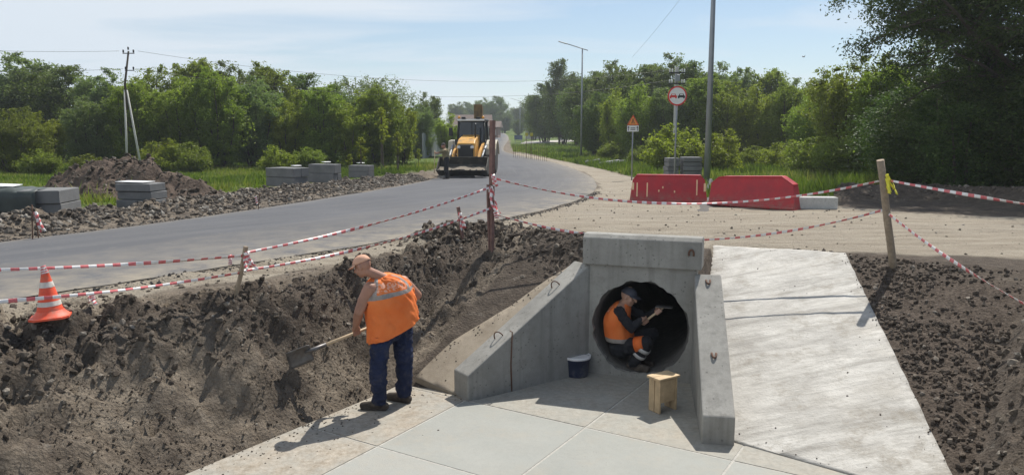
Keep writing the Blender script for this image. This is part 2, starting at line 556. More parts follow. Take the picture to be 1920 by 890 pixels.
M['leaf_shade'] = leafmat('leaf_shade', (.032, .052, .015), (.068, .105, .024), (.125, .17, .042), .38)  # darker leaf copy: backlit shade is put into the colour
M['grass'] = leafmat('grass_blade', (.085, .12, .018), (.155, .205, .030), (.27, .26, .085), .35)
M['bark'] = simple('bark', (.085, .068, .052), .95, .35, 14, bump=.02)
M['wood_grey'] = simple('grey_wood', (.30, .235, .165), .85, .25, 20, bump=.004)
M['wood_red'] = simple('red_stained_wood', (.20, .115, .095), .85, .3, 12, bump=.004)
M['wood_pale'] = simple('pale_wood', (.50, .37, .22), .75, .2, 9, bump=.002, dirt=((.25, .19, .13), .4))
M['handle'] = simple('shovel_handle', (.55, .42, .27), .6, .15, 20)
M['steel'] = simple('shovel_steel', (.17, .165, .165), .5, .3, 14, metal=.6, dirt=((.12, .095, .07), .8))
M['rust'] = simple('rusty_rebar', (.115, .06, .038), .85, .3, 30, bump=.002)
M['galv'] = simple('galvanised_pole', (.27, .285, .30), .5, .12, 3, metal=.35)
M['pole_conc'] = simple('pole_concrete', (.50, .49, .45), .9, .12, 6)
M['black'] = simple('black_metal', (.015, .015, .016), .5, .3, 8)
M['rubber'] = simple('tyre_rubber', (.022, .021, .02), .85, .25, 12, dirt=((.12, .10, .08), .6))
M['yellow'] = simple('machine_yellow', (.56, .285, .04), .5, .12, 5, dirt=((.22, .17, .11), .85))
M['cream'] = simple('machine_cream', (.66, .60, .47), .42, .1, 4, dirt=((.3, .25, .18), .5))
M['white_paint'] = simple('white_paint', (.75, .75, .73), .5, .06, 6)
M['bucket_iron'] = simple('bucket_iron', (.045, .043, .038), .6, .35, 5, metal=.4, dirt=((.13, .115, .085), .85))
M['amber'] = simple('amber_lens', (.85, .36, .04), .25, .05, 4)
t = NT('cab_glass'); t.bsdf(t.mix(t.mapr(t.noise(1.5, 2, .5, t.coord()), .3, .7), (.012, .015, .02), (.03, .036, .045)), .06, None, 0, .6); M['glass'] = t.mat
t = NT('red_plastic'); v = t.coord()
n = t.noise(3, 5, .6, v)
c = t.mix(t.mapr(n, .3, .7), (.30, .008, .018), (.46, .014, .024))
dz = t.mapr(t.node('ShaderNodeSeparateXYZ', Vector=v).outputs[2], .02, .3, 1, 0)
c = t.mix(t.math('MULTIPLY', dz, t.mapr(t.noise(9, 6, .7, v), .35, .65, 0, .8), clamp=True), c, (.22, .14, .10))
c = t.mix(t.mapr(t.noise(14, 6, .75, v), .58, .72, 0, .5), c, (.30, .15, .11))
p = t.bsdf(c, t.mapr(n, .3, .7, .35, .55), t.bump(t.noise(6, 3, .5, v), .006))
p.inputs['Subsurface Weight'].default_value = .15; p.inputs['Subsurface Radius'].default_value = (.08, .01, .01)
M['red'] = t.mat
M['pale_slot'] = simple('sunlit_slot_lip', (.72, .50, .30), .6, .1, 8)  # sun shining through the barrier slots, put into the colour
M['cone'] = simple('cone_orange', (.76, .095, .04), .55, .15, 9, dirt=((.36, .22, .16), .75))
M['cone_white'] = simple('cone_band', (.60, .57, .52), .5, .2, 14, dirt=((.30, .26, .21), .85))
t = NT('tape_red'); t.bsdf(t.mix(t.mapr(t.noise(30, 3, .5, t.coord()), .3, .7), (.58, .11, .12), (.70, .20, .20)), .35, Transmission_Weight=0.0); M['tred'] = t.mat
t = NT('tape_white'); t.bsdf(t.mix(t.mapr(t.noise(30, 3, .5, t.coord()), .3, .7), (.70, .68, .66), (.84, .82, .80)), .35); M['twhite'] = t.mat
M['ribbon_yellow'] = simple('yellow_ribbon', (.80, .74, .06), .45, .1, 20)
M['sign_red'] = simple('sign_red', (.60, .035, .03), .4, .08, 8)
M['sign_white'] = simple('sign_white', (.72, .72, .70), .4, .06, 8)
M['sign_orange'] = simple('sign_orange', (.72, .25, .03), .4, .1, 8)
M['sign_black'] = simple('sign_black', (.02, .02, .022), .45, .1, 8)
M['sign_back'] = simple('sign_back', (.32, .33, .34), .45, .1, 8, metal=.5)
M['lid'] = simple('pail_lid', (.72, .72, .72), .45, .1, 10, dirt=((.35, .33, .3), .5))
M['pail'] = simple('pail_navy', (.028, .04, .085), .4, .2, 6, dirt=((.25, .24, .23), .5))
M['roof'] = simple('brown_roof', (.14, .10, .082), .85, .15, 3)
M['wall_pale'] = simple('pale_wall', (.48, .45, .40), .9, .1, 3)
M['wall_brick'] = simple('brick_wall', (.22, .135, .105), .9, .15, 6)
M['fence_grey'] = simple('grey_sheet', (.24, .26, .28), .55, .1, 2)
M['board_blue'] = simple('blue_board', (.07, .10, .18), .5, .1, 3)
M['wire'] = simple('wire', (.06, .06, .065), .6, .1, 3)
M['plastic_sheet'] = simple('white_sheet', (.75, .76, .76), .4, .08, 6)
M['shade_sheet'] = simple('block_side_shade', (.040, .052, .048), .55, .3, 5)  # shade on the block stack's long side, put into a colour
# ------------------------------------------------------------------ terrain
def hit(u, v):
    """point of the undisturbed ground seen at pixel (u, v)"""
    r = ray(u, v)
    t = 2.0; dt = .05
    while t < 900:
        if CAMZ + r[2] * t < base(r[1] * t):
            a, b = t - dt, t
            for _ in range(30):
                m = .5 * (a + b)
                if CAMZ + r[2] * m < base(r[1] * m): b = m
                else: a = m
            t = b
            break
        dt = max(.05, t * .01); t += dt
    return Vector((r[0] * t, r[1] * t, float(base(r[1] * t))))

ZF = -1.25
TH = .327
CO = np.array((1.514, 8.622)); CA = np.array((math.sin(TH), math.cos(TH))); CC = np.array((math.cos(TH), -math.sin(TH)))
WW = .607
def cw(s, t, z=0.0):
    q = CO + CA * s + CC * t
    return Vector((q[0], q[1], ZF + z))
T0 = np.array((-2.8, 6.07)); TD = np.array((.548, .837)); TN = np.array((-.837, .548))

def polyline_d(x, y, P, sides=False):
    best = np.full(np.shape(x), 1e9); sg = np.ones(np.shape(x))
    for i in range(len(P) - 1):
        ax, ay = P[i][0], P[i][1]; bx, by = P[i + 1][0] - ax, P[i + 1][1] - ay
        L = bx * bx + by * by
        t = np.clip(((x - ax) * bx + (y - ay) * by) / L, 0, 1)
        dx, dy = x - ax - t * bx, y - ay - t * by
        d = np.hypot(dx, dy)
        if sides:
            cr = bx * dy - by * dx
            sg = np.where(d < best - 1e-9, np.sign(cr), sg)
        best = np.minimum(best, d)
    return (best, sg) if sides else best

def poly_sd(x, y, P):
    """>0 inside"""
    d = polyline_d(x, y, list(P) + [P[0]])
    ins = np.zeros(np.shape(x), bool)
    n = len(P)
    for i in range(n):
        x1, y1 = P[i][0], P[i][1]; x2, y2 = P[(i + 1) % n][0], P[(i + 1) % n][1]
        if y1 == y2: continue
        c = ((y1 > y) != (y2 > y)) & (x < (x2 - x1) * (y - y1) / (y2 - y1) + x1)
        ins ^= c
    return np.where(ins, d, -d)

def H(*px):
    return [tuple(hit(u, v)[:2]) for u, v in px]

def planeR(x, y): return ZF + .291 * ((x - 2.15) * .66 + (y - 6.7) * .75)
def planeL(x, y): return ZF + .5 * ((x + .65) * .32 + (y - 8.04) * .947)

def hitR(u, v):
    r = ray(u, v)
    # plane R intersection
    k = .291
    a = CAMZ - ZF + k * (2.15 * .66 + 6.7 * .75)
    t = a / (k * (.66 * r[0] + .75 * r[1]) - r[2])
    return (r[0] * t, r[1] * t)

FRONT = [(16, 13), hitR(2150, 530), hitR(1915, 585), hitR(1862, 690), hitR(1838, 889), (2.5, 4.5), (1.2, 3.1), (-.8, 1.5), (-4, -1.5), (-12, -9), (-40, -35)]
WIND = H((-260, 450), (0, 431), (130, 416), (250, 404), (400, 383), (520, 367), (660, 350), (800, 333))
SPOIL = H((828, 452), (900, 446), (960, 452), (1030, 462), (1092, 470))
SHADE = H((1600, 372), (1720, 372), (1850, 378), (2050, 395), (2300, 410))
SHOULD = H((-300, 640), (0, 562), (250, 530), (480, 494), (700, 460), (905, 426), (935, 436), (840, 450), (700, 484), (480, 522), (300, 545), (150, 580), (0, 602), (-300, 690))
LOT = H((890, 430), (1050, 390), (1112, 365), (1125, 347), (1100, 324), (1030, 302), (960, 289), (975, 287), (1040, 299), (1130, 318), (1215, 338), (1290, 368), (1340, 382), (1560, 386), (1700, 398), (1920, 408), (2500, 428), (2500, 510), (1920, 485), (1590, 472), (1330, 460), (1092, 450), (930, 446))
ZONE = H((-500, 420), (-300, 405), (0, 397), (240, 385), (400, 366), (520, 350), (700, 332), (800, 322), (830, 312), (905, 284), (925, 268), (930, 262), (955, 262), (962, 285), (985, 287), (1040, 299), (1130, 318), (1215, 338), (1290, 366), (1340, 380), (1560, 384), (1580, 362), (1700, 345), (1920, 340), (2400, 345)) + [(60, -40), (-60, -40)]

RPAIR = [((0, 565), (0, 455)), ((250, 528), (150, 437)), ((480, 492), (300, 418)), ((700, 457), (450, 397)), ((880, 424), (600, 374)),
         ((1030, 392), (720, 354)), ((1095, 370), (800, 339)), ((1119, 350), (835, 327)), ((1100, 327), (868, 312)), ((1035, 304), (893, 298)),
         ((965, 290), (912, 286)), ((944, 281), (918, 277)), ((950, 268), (924, 267)), ((954, 261), (927, 260.5)), ((951, 254), (924, 256)),
         ((940, 249), (910, 252)), ((915, 246), (890, 248))]
RR = [np.array(hit(*a)[:2]) for a, b in RPAIR]; RL = [np.array(hit(*b)[:2]) for a, b in RPAIR]
RR = [RR[0] + (RR[0] - RR[1]) / np.linalg.norm(RR[0] - RR[1]) * k for k in (30, 14, 5)] + RR
d0 = (RL[0] - RL[1]) / np.linalg.norm(RL[0] - RL[1])
RL = [RL[0] + d0 * k for k in (30, 14, 5)] + RL
def catmull(P, n):
    P = [np.array(p, float) for p in P]; out = []
    for i in range(len(P) - 1):
        p0, p1, p2, p3 = P[max(i - 1, 0)], P[i], P[i + 1], P[min(i + 2, len(P) - 1)]
        for k in range(n):
            t = k / n
            out.append(.5 * ((2 * p1) + (p2 - p0) * t + (2 * p0 - 5 * p1 + 4 * p2 - p3) * t * t + (3 * p1 - p0 - 3 * p2 + p3) * t ** 3))
    out.append(P[-1])
    return out
RRs, RLs = catmull(RR, 6), catmull(RL, 6)
ROADPOLY = [tuple(p) for p in RRs] + [tuple(p) for p in RLs[::-1]]
# screed slab outline on plane R
SCR = [hitR(1335, 461), hitR(1585, 475), hitR(1785, 889)]
_d = np.array(SCR[2]) - np.array(SCR[1]); _d /= np.linalg.norm(_d)
_k = -((SCR[2][0] - 2.15) * .66 + (SCR[2][1] - 6.7) * .75) / (.66 * _d[0] + .75 * _d[1])
SCR3 = tuple(np.array(SCR[2]) + _d * (_k - .02))           # where the edge line meets the channel floor
SCRPOLY = [SCR[0], SCR[1], SCR[2], SCR3, (1.98, 6.86), tuple(CO + CA * 0 + CC * .70)]

def fields(x, y, noise=True):
    x = np.asarray(x, float); y = np.asarray(y, float)
    g = base(y)
    s = (x - CO[0]) * CA[0] + (y - CO[1]) * CA[1]
    t = (x - CO[0]) * CC[0] + (y - CO[1]) * CC[1]
    d = (x - T0[0]) * TN[0] + (y - T0[1]) * TN[1]
    q = (x - T0[0]) * TD[0] + (y - T0[1]) * TD[1]
    wob = fbm(x, y, f=.9, o=3, seed=3) * .10 * sstep(-.1, .3, d)
    wb = np.interp(q, [-4, -.46, 1.2, 3.2, 5, 8], [2.2, 1.85, .85, .9, 1.1, 1.4])
    u = (d + wob) / wb
    prof = np.interp(u, [0, .12, .3, .55, .78, 1.0, 1.15], [0, .10, .26, .56, .88, 1.0, 1.01])
    bank = ZF - .05 + (0.05 + 1.25) * prof
    z = np.where(d > 0, bank, ZF - .05)
    mL = (x + .65) * .32 + (y - 8.04) * .947
    tl = -WW + np.minimum(s, 0) * (1.03 / 1.389) - .373 + .12
    left = t < np.where(s < 0, tl, -WW + .02)
    z = np.where(left & (mL > 0), np.maximum(z, planeL(x, y) - .05), z)
    tr = WW - np.minimum(s, 0) * (.265 / 1.716) + .304 - .12
    right = t > np.where(s < 0, tr, WW - .02)
    pr = planeR(x, y)
    z = np.where(right & (pr > ZF), np.maximum(z, pr - .035), z)
    zc = np.where(s > .1, -.03 - 12 * np.maximum(0, np.abs(t) - .62), -9)
    z = np.maximum(z, zc)
    fd, fs = polyline_d(x, y, FRONT, True)
    fr = np.where(fs > 0, fd, -fd)
    inpit = z < g - .01
    z = np.where(fr > 0, z + 1.15 * fr, z)
    z = np.minimum(z, g)
    screed = poly_sd(x, y, SCRPOLY)
    road = poly_sd(x, y, ROADPOLY)
    wd = polyline_d(x, y, WIND); sd = polyline_d(x, y, SPOIL); hd = polyline_d(x, y, SHADE)
    lot = np.maximum(poly_sd(x, y, LOT), poly_sd(x, y, SHOULD))
    zone = poly_sd(x, y, ZONE)
    z = z + .22 * np.exp(-(wd / .55) ** 2) * (1 + .5 * fbm(x, y, f=1.3, o=2, seed=8)) * sstep(.05, -.3, road)
    z = z + .24 * np.exp(-(sd / .42) ** 2) * np.where(screed < -.3, 1, 0)
    z = z + .42 * np.exp(-(hd / 1.0) ** 2)
    z = z - sstep(.0, .35, road) * .06
    out = dict(d=d, q=q, u=u, s=s, t=t, fr=fr, screed=screed, road=road, lot=lot, zone=zone, wd=wd, sd=sd, hd=hd, pr=pr, g=g)
    flo = (d < 0) & (z < ZF + .02)
    if noise:
        near = np.exp(-np.maximum(0, np.hypot(x, y - 8) - 14) / 20)
        soil = sstep(-.1, .15, d) * sstep(1.5, .9, u) * (y < 14) * (s < 3)
        soil = np.maximum(soil, np.exp(-(sd / .6) ** 2))
        soil = np.maximum(soil, sstep(.05, .25, fr) * sstep(1.6, 1.0, fr))
        soil = np.maximum(soil, np.exp(-(wd / .7) ** 2) * .8)
        soil = np.maximum(soil, np.exp(-(hd / 1.2) ** 2) * .9)
        soil = np.where(screed > -.05, 0, soil); soil = np.where(flo, 0, soil); soil = soil * sstep(.05, -.15, road)
        soil = np.where(left & (mL > 0) & (d < -.05), 0, soil)
        lump = np.abs(fbm(x, y, z * 1.5, f=2.1, o=4, seed=11)) 
        cl = 1 - np.abs(fbm(x, y, z * 2, f=5.5, o=3, seed=23, gain=.6))
        top = sstep(.40, .85, u + .25 * fbm(x, y, f=1.1, o=2, seed=37)) * .85 + .18
        top = np.where(d > 0, top, .6)
        ter = np.abs(((fbm(x, y, z * 2, f=3.2, o=2, seed=19) * 2.2) % 1.0) - .5)
        z = z + soil * (lump * .19 * top + (cl - .6) * .12 * top + (ter - .25) * .06 * top - .065)
        low = soil * sstep(-.02, .12, d) * sstep(1.0, .6, u)
        rdg = 1 - np.abs(fbm(q * 1.1 + .3 * wob, d * 2.4, f=1.5, o=4, seed=83, gain=.62))
        z = z + low * (.075 * (rdg - .7) + .045 * fbm(q, d * 2.0, f=3.7, o=4, seed=87, gain=.65))
        fc1 = facets(q * 2.6 + .4 * wob, d * 3.4 + .2 * wob, 5); fc2 = facets(q * 7.5 + lump, d * 8.5, 25)
        away = np.where(d > 0, 1, 0) * soil
        z = z + away * (fc1 * .085 * (.35 + .65 * top) + fc2 * .035)
        z = z + soil * (.016 * fbm(x, y, z * 3, f=12, o=4, seed=31, gain=.72))
        grav = (right & (pr > ZF)) * sstep(.02, -.1, screed) * sstep(.02, -.1, fr) * sstep(-.05, -.12, z - g + .05)
        z = z + grav * (.02 * fbm(x, y, f=9, o=3, seed=41) + .03 * fbm(x, y, f=1.5, o=2, seed=44))
        lw = sstep(-.05, .2, lot) * (1 - soil) * near
        z = z + lw * (.018 * fbm(x, y * 3, f=1.1, o=4, seed=51) - .004)
        gz = sstep(0, -.6, zone) * sstep(0, -1, lot)
        z = z + gz * .06 * fbm(x, y, f=.35, o=3, seed=61) + gz * .05
        z = z + .035 * np.exp(-((road + .16) / .12) ** 2) * sstep(-.05, .15, lot) * (y < 20) * (.6 + fbm(x, y, f=5, o=3, seed=66))
        out['soil'] = soil; out['grav'] = grav; out['grass'] = sstep(.15, -.25, zone + .25 * fbm(x, y, f=1.2, o=3, seed=5)) * sstep(0, -.25, lot)
        out['lotm'] = sstep(-.12, .1, lot + .10 * fbm(x, y, f=2, o=3, seed=15)) * (1 - .75 * np.exp(-(sd / .35) ** 2)) * (1 - np.exp(-(wd / .9) ** 2))
        cn = fbm(x, y, f=1.2, o=3, seed=71) * .25
        out['clay'] = np.clip(sstep(.78, .45, u + cn) * sstep(-.05, .1, d) + sstep(.3, .7, fr) * sstep(-.1, .25, cn) * .7 + (sd > 1.0) * (u > 1.05) * .8 * (lot < 0), 0, 1)
    out['z'] = z
    return out

def grow(a, n, k0, r):
    o = [a]; st = k0
    for _ in range(n):
        st *= r; o.append(o[-1] + st)
    return o
fx = np.arange(-7.0, 7.5, .045)
gx = np.concatenate([-np.array(grow(7.0, 108, .05, 1.058))[::-1][:-1], fx, np.array(grow(fx[-1], 108, .05, 1.058))[1:]])
fy = np.arange(3.6, 13.2, .042)
gy = np.concatenate([-np.array(grow(-3.6, 22, .08, 1.12))[::-1][:-1], fy, np.array(grow(fy[-1], 128, .05, 1.045))[1:]])
X, Y = np.meshgrid(gx, gy)
FL = fields(X.ravel(), Y.ravel())
nx, ny = len(gx), len(gy)
I = np.arange(nx * ny).reshape(ny, nx)
quads = np.stack([I[:-1, :-1], I[:-1, 1:], I[1:, 1:], I[1:, :-1]], -1).reshape(-1, 4)
_s = (X - CO[0]) * CA[0] + (Y - CO[1]) * CA[1]; _t = (X - CO[0]) * CC[0] + (Y - CO[1]) * CC[1]
_zq = FL['z'][quads]; _sq = _s.ravel()[quads].mean(1); _tq = _t.ravel()[quads].mean(1)
quads = quads[~((np.ptp(_zq, axis=1) > .3) & (np.abs(_tq) < .66) & (_sq > -.1) & (_sq < .3))]     # the pipe passes here
ground = mesh_np('ground', np.stack([X.ravel(), Y.ravel(), FL['z']], 1), quads, M['ground'], smooth=True,
                 attrs=dict(grass=FL['grass'], gravel=FL['grav'], lot=FL['lotm'], clay=FL['clay']))
tag(ground, 'bare soil, dusty dirt and grass around the road works', 'ground', kind='structure')
GZ = FL['z'].reshape(ny, nx)
def gz(x, y):
    """height of the finished ground"""
    i = np.clip(np.searchsorted(gx, x) - 1, 0, nx - 2); j = np.clip(np.searchsorted(gy, y) - 1, 0, ny - 2)
    a = (x - gx[i]) / (gx[i + 1] - gx[i]); b = (y - gy[j]) / (gy[j + 1] - gy[j])
    return (GZ[j, i] * (1 - a) + GZ[j, i + 1] * a) * (1 - b) + (GZ[j + 1, i] * (1 - a) + GZ[j + 1, i + 1] * a) * b

def ghit(u, v, tmax=400):
    """point of the finished ground seen at pixel (u, v)"""
    r = ray(u, v)
    t = 3.0
    while t < tmax:
        if CAMZ + r[2] * t < gz(r[0] * t, r[1] * t): break
        t += max(.01, t * .002)
    return Vector((r[0] * t, r[1] * t, float(gz(r[0] * t, r[1] * t))))

# ------------------------------------------------------------------ road
NC = 24
V = []; ED = []
for a, b in zip(RRs, RLs):
    for k in range(NC + 1):
        f = k / NC
        f = min(1, max(0, f + .006 * math.sin(k * 0 + len(V) * 1.7) * (k in (0, NC))))
        p = a * (1 - f) + b * f
        V.append((p[0], p[1], 0))
V = np.array(V)
wdt = np.repeat(np.array([np.linalg.norm(a - b) for a, b in zip(RRs, RLs)]), NC + 1)
ff = np.tile(np.linspace(0, 1, NC + 1), len(RRs))
ed = np.minimum(ff, 1 - ff) * wdt
V[:, 2] = base(V[:, 1]) + .010 + .03 * np.clip(ed, 0, 1.0) * (V[:, 1] < 90) + np.where(V[:, 1] > 90, .05, 0)
edge = np.clip(np.where(ff < .5, np.exp(-ed / 1.5), np.exp(-ed / .25) * .6), 0, 1)
RW = [(i * (NC + 1) + k, (i + 1) * (NC + 1) + k, (i + 1) * (NC + 1) + k + 1, i * (NC + 1) + k + 1) for i in range(len(RRs) - 1) for k in range(NC)]
road = mesh_np('road', V, np.array(RW)[:, ::-1] if True else None, M['asphalt'], smooth=True, attrs=dict(edge=edge, lat=ff * wdt, lon=np.repeat(np.concatenate([[0], np.cumsum([np.linalg.norm(RRs[i + 1] - RRs[i]) for i in range(len(RRs) - 1)])]), NC + 1)))
tag(road, 'grey asphalt road curving away past the works', 'road', kind='structure')
# pale path crossing the verge far off
PP = [hit(975, 271), hit(1030, 268.5), hit(1090, 266), hit(1090, 262.5), hit(1030, 264.5), hit(985, 266.5)]
mb = MB(); mb.add([p + Vector((0, 0, .12)) for p in PP], [(0, 1, 4, 5), (1, 2, 3, 4)])
tag(mb.build('path', simple('path_gravel', (.40, .375, .33), .95, .2, 2)), 'pale path crossing the grass far off', 'path', kind='structure')

# ------------------------------------------------------------------ channel floor slabs
TF = .55
fa = np.array((math.sin(TF), math.cos(TF))); fc = np.array((math.cos(TF), -math.sin(TF)))
S_B, T_A, DS, DT = 6.44, -3.09, 1.43, 1.46
SLABF = [tuple(T0 - TD * 6 - TN * 0), tuple(T0 + TD * 2.55), (-1.18, 8.62), (-.66, 8.1), tuple(cw(-1.3, -1.55)[:2]), tuple(cw(.02, -WW)[:2]), tuple(cw(.02, WW)[:2]), (2.16, 6.69), SCR3, (2.9, 4.6), (1.0, 2.9), (-1, 1.2), tuple(T0 - TD * 6 + np.array((1.5, -1.2)))]
mbs = MB(); tint = []; dustv = []
def clip_poly(P, n, c):
    """keep the side where n.p <= c"""
    out = []
    for i in range(len(P)):
        a, b = np.array(P[i]), np.array(P[(i + 1) % len(P)])
        da, db = a @ n - c, b @ n - c
        if da <= 0: out.append(tuple(a))
        if da * db < 0: out.append(tuple(a + (b - a) * da / (da - db)))
    return out
rs = random.Random(5)
cells = []
for i in range(-5, 1):
    s0, s1 = S_B + (i - 1) * DS, S_B + i * DS
    for k in range(-4, 5):
        t0, t1 = T_A + k * DT, T_A + (k + 1) * DT
        cells.append((s0, s1, t0, t1))
for k in range(-4, 5):
    cells.append((S_B, S_B + 4, T_A + k * DT, T_A + (k + 1) * DT))
for (s0, s1, t0, t1) in cells:
    P = list(SLABF)
    gpx = .012
    for n, c in ((fa, s1 - gpx), (-fa, -(s0 + gpx)), (fc, t1 - gpx), (-fc, -(t0 + gpx))):
        P = clip_poly(P, n, c)
        if len(P) < 3: break
    if len(P) < 3: continue
    dz = rs.uniform(.001, .005); ti = rs.random()
    poured = s0 >= S_B - .01
    dusty = 1.0 if t1 < -4.5 else (.62 if poured else .14)
    # subdivide outline into a fan-free grid is not needed: the slab is flat
    n = len(P)
    a = [(p[0], p[1], ZF + dz) for p in P]; b = [(p[0], p[1], ZF - .04) for p in P]
    n0 = len(mbs.v)
    mbs.add(a + b, [tuple(range(n))] + [(i, n + i, n + (i + 1) % n, (i + 1) % n) for i in range(n)])
    tint += [0.0 if poured else ti] * (2 * n)
    dustv += [dusty] * (2 * n)
fl = mesh_np('concrete_floor', np.array(mbs.v), mbs.f, M['slab'], attrs=dict(tint=np.array(tint), dust=np.array(dustv)))
tag(fl, 'grey concrete slabs on the channel floor', 'concrete floor', kind='structure')
mb = MB(); n = len(SLABF); mb.add([(p[0], p[1], ZF - .0012) for p in SLABF], [tuple(range(n))])
tag(mb.build('mortar_bed', M['mortar']), 'pale mortar showing in the joints of the channel slabs', 'mortar', kind='structure')

# sloped screed right of the culvert, gridded and slightly uneven
def screed_mesh(poly, plane, name, mat, thick=.05, step=.09, label=''):
    xs = [p[0] for p in poly]; ys = [p[1] for p in poly]
    bm = bmesh.new()
    f = bm.faces.new([bm.verts.new((p[0], p[1], 0)) for p in poly])
    for ax in (0, 1):
        lo, hi = (min(xs), max(xs)) if ax == 0 else (min(ys), max(ys))
        k = lo + step
        while k < hi:
            co = [0, 0, 0]; no = [0, 0, 0]; co[ax] = k; no[ax] = 1
            bmesh.ops.bisect_plane(bm, geom=bm.verts[:] + bm.edges[:] + bm.faces[:], plane_co=co, plane_no=no)
            k += step
    r_ = bmesh.ops.extrude_face_region(bm, geom=bm.faces[:])
    top = set(v for v in r_['geom'] if isinstance(v, bmesh.types.BMVert))
    for v in bm.verts:
        z = float(plane(v.co.x, v.co.y))
        if v in top:
            z += .006 * float(fbm(v.co.x, v.co.y, f=1.6, o=3, seed=91)) + .004 * float(fbm(v.co.x, v.co.y, f=7, o=2, seed=92)) + .012
        else: z -= thick
        v.co.z = z
    bmesh.ops.recalc_face_normals(bm, faces=bm.faces[:])
    me = bpy.data.meshes.new(name); bm.to_mesh(me); bm.free(); me.materials.append(mat)
    for p in me.polygons: p.use_smooth = p.normal.z > .6
    o = bpy.data.objects.new(name, me); COL.objects.link(o)
    tag(o, label, 'concrete slope', kind='structure')
    return o
_e = []
for i in range(len(SCRPOLY)):          # slightly ragged right and top edges
    a, b = np.array(SCRPOLY[i]), np.array(SCRPOLY[(i + 1) % len(SCRPOLY)])
    _e.append(tuple(a))
    if i < 2:
        L = np.linalg.norm(b - a); nrm = np.array((b[1] - a[1], a[0] - b[0])) / L
        for k in range(1, int(L / .12)):
            _e.append(tuple(a + (b - a) * k / int(L / .12) + nrm * rs.uniform(-.005, .005)))
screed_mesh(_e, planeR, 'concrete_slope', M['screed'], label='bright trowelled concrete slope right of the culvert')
# narrow dusty slab left of the left wing wall
def hitL(u, v):
    r = ray(u, v); k = .5
    a = CAMZ - ZF + k * (-.65 * .32 + 8.04 * .947) * 1.0
    t = a / (k * (.32 * r[0] + .947 * r[1]) - r[2])
    return (r[0] * t, r[1] * t)
LSL = [(-.68, 8.06), hitL(779, 708), hitL(806, 680), hitL(850, 640), hitL(905, 606), hitL(960, 573), hitL(1030, 522), hitL(1085, 488), tuple(cw(.15, -WW - .1)[:2]), tuple(cw(-1.3, -1.62)[:2])]
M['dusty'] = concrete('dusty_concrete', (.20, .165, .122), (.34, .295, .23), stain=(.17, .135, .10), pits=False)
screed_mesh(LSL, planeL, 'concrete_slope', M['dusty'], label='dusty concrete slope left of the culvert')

# ------------------------------------------------------------------ culvert portal
cul = empty('culvert_portal', cw(0, 0, 0), 0, 'grey precast concrete culvert head with flared wing walls and round pipe mouth', 'culvert')
OR = tuple(cul.location)
def bevel(o, w=.012, seg=2):
    b = o.modifiers.new('bevel', 'BEVEL'); b.width = w; b.segments = seg; b.limit_method = 'ANGLE'; b.angle_limit = R(35)
    return o
HW, HC, PRAD, PZ = 1.352, .365, .55, .61
mb = MB(); N = 64
WO = WW + .03
def rect_pt(a):
    c, s_ = math.cos(a), math.sin(a)
    k = min((WO / abs(c)) if abs(c) > 1e-6 else 1e9, ((HW - PZ) / s_) if s_ > 1e-6 else ((PZ + .06) / -s_ if s_ < -1e-6 else 1e9))
    return (c * k, PZ + s_ * k)
angs = sorted([2 * math.pi * k / N for k in range(N)] + [math.atan2(zz, tt) % (2 * math.pi) for tt in (-WO, WO) for zz in (HW - PZ, -PZ - .06)])
N = len(angs)
ri = random.Random(2)
crr = [PRAD + .022 + .020 * float(fbm(math.cos(a) * 2, math.sin(a) * 2, f=2, o=3, seed=3)) + ri.uniform(-.008, .010) for a in angs]
circ = [(math.cos(a) * r_, PZ + math.sin(a) * r_) for a, r_ in zip(angs, crr)]
rect = [rect_pt(a) for a in angs]
vs = [cw(0, t_, z) for t_, z in circ] + [cw(0, t_, z) for t_, z in rect] + [cw(.2, t_, z) for t_, z in circ] + [cw(.2, t_, z) for t_, z in rect]
fs = []
for i in range(N):
    j = (i + 1) % N
    fs += [(i, N + i, N + j, j), (2 * N + i, 2 * N + j, 3 * N + j, 3 * N + i), (i, j, 2 * N + j, 2 * N + i), (N + i, 3 * N + i, 3 * N + j, N + j)]
mb.add(vs, fs); mb.build('headwall', M['precast'], cul, OR)
prof = [(-.055, 0), (-.055, HC - .045), (.005, HC), (.17, HC), (.26, HC - .1), (.26, 0)]
mb = MB(); mb.prism(prof, cw(0, -.69, HW + .004), (CA[0], CA[1], 0), (0, 0, 1), (CC[0], CC[1], 0), 1.38)
cap = bevel(mb.build('cap_beam', M['precast'], cul, OR), .01)
mb = MB(); c0 = cw(-.060, .575, HW + .20)
pts = [c0 + Vector((CC[0], CC[1], 0)) * (.028 * math.cos(a)) + Vector((0, 0, .05 * math.sin(a) - .01)) + Vector((CA[0], CA[1], 0)) * -(.012) for a in np.linspace(-.4, math.pi + .4, 9)]
mb.tube(pts, .012, 6); mb.build('lifting_loop', M['rust'], cap, OR)
# pipe
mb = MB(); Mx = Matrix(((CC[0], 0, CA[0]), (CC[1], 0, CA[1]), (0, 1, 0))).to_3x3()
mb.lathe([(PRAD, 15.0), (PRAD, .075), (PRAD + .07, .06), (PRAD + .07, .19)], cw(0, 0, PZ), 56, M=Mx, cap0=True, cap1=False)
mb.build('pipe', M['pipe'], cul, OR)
def wing(sgn, fl_, L, he, hb, th):
    bi = np.array((0., sgn * WW)); d = np.array((-math.cos(fl_), sgn * math.sin(fl_))); nn = np.array((math.sin(fl_), sgn * math.cos(fl_)))
    fi = bi + d * L; fo = fi + nn * th; bo = bi + nn * th
    m = MB()
    low = [cw(*bi, -.05), cw(*fi, -.05), cw(*fo, -.05), cw(*bo, -.05)]; top = [cw(*bi, hb), cw(*fi, he), cw(*fo, he), cw(*bo, hb)]
    if sgn > 0: low, top = low[::-1], top[::-1]
    m.hexa(low, top)
    o = m.build('wing_wall', M['precast'], cul, OR); bevel(o, .014)
    return o, bi, d, nn
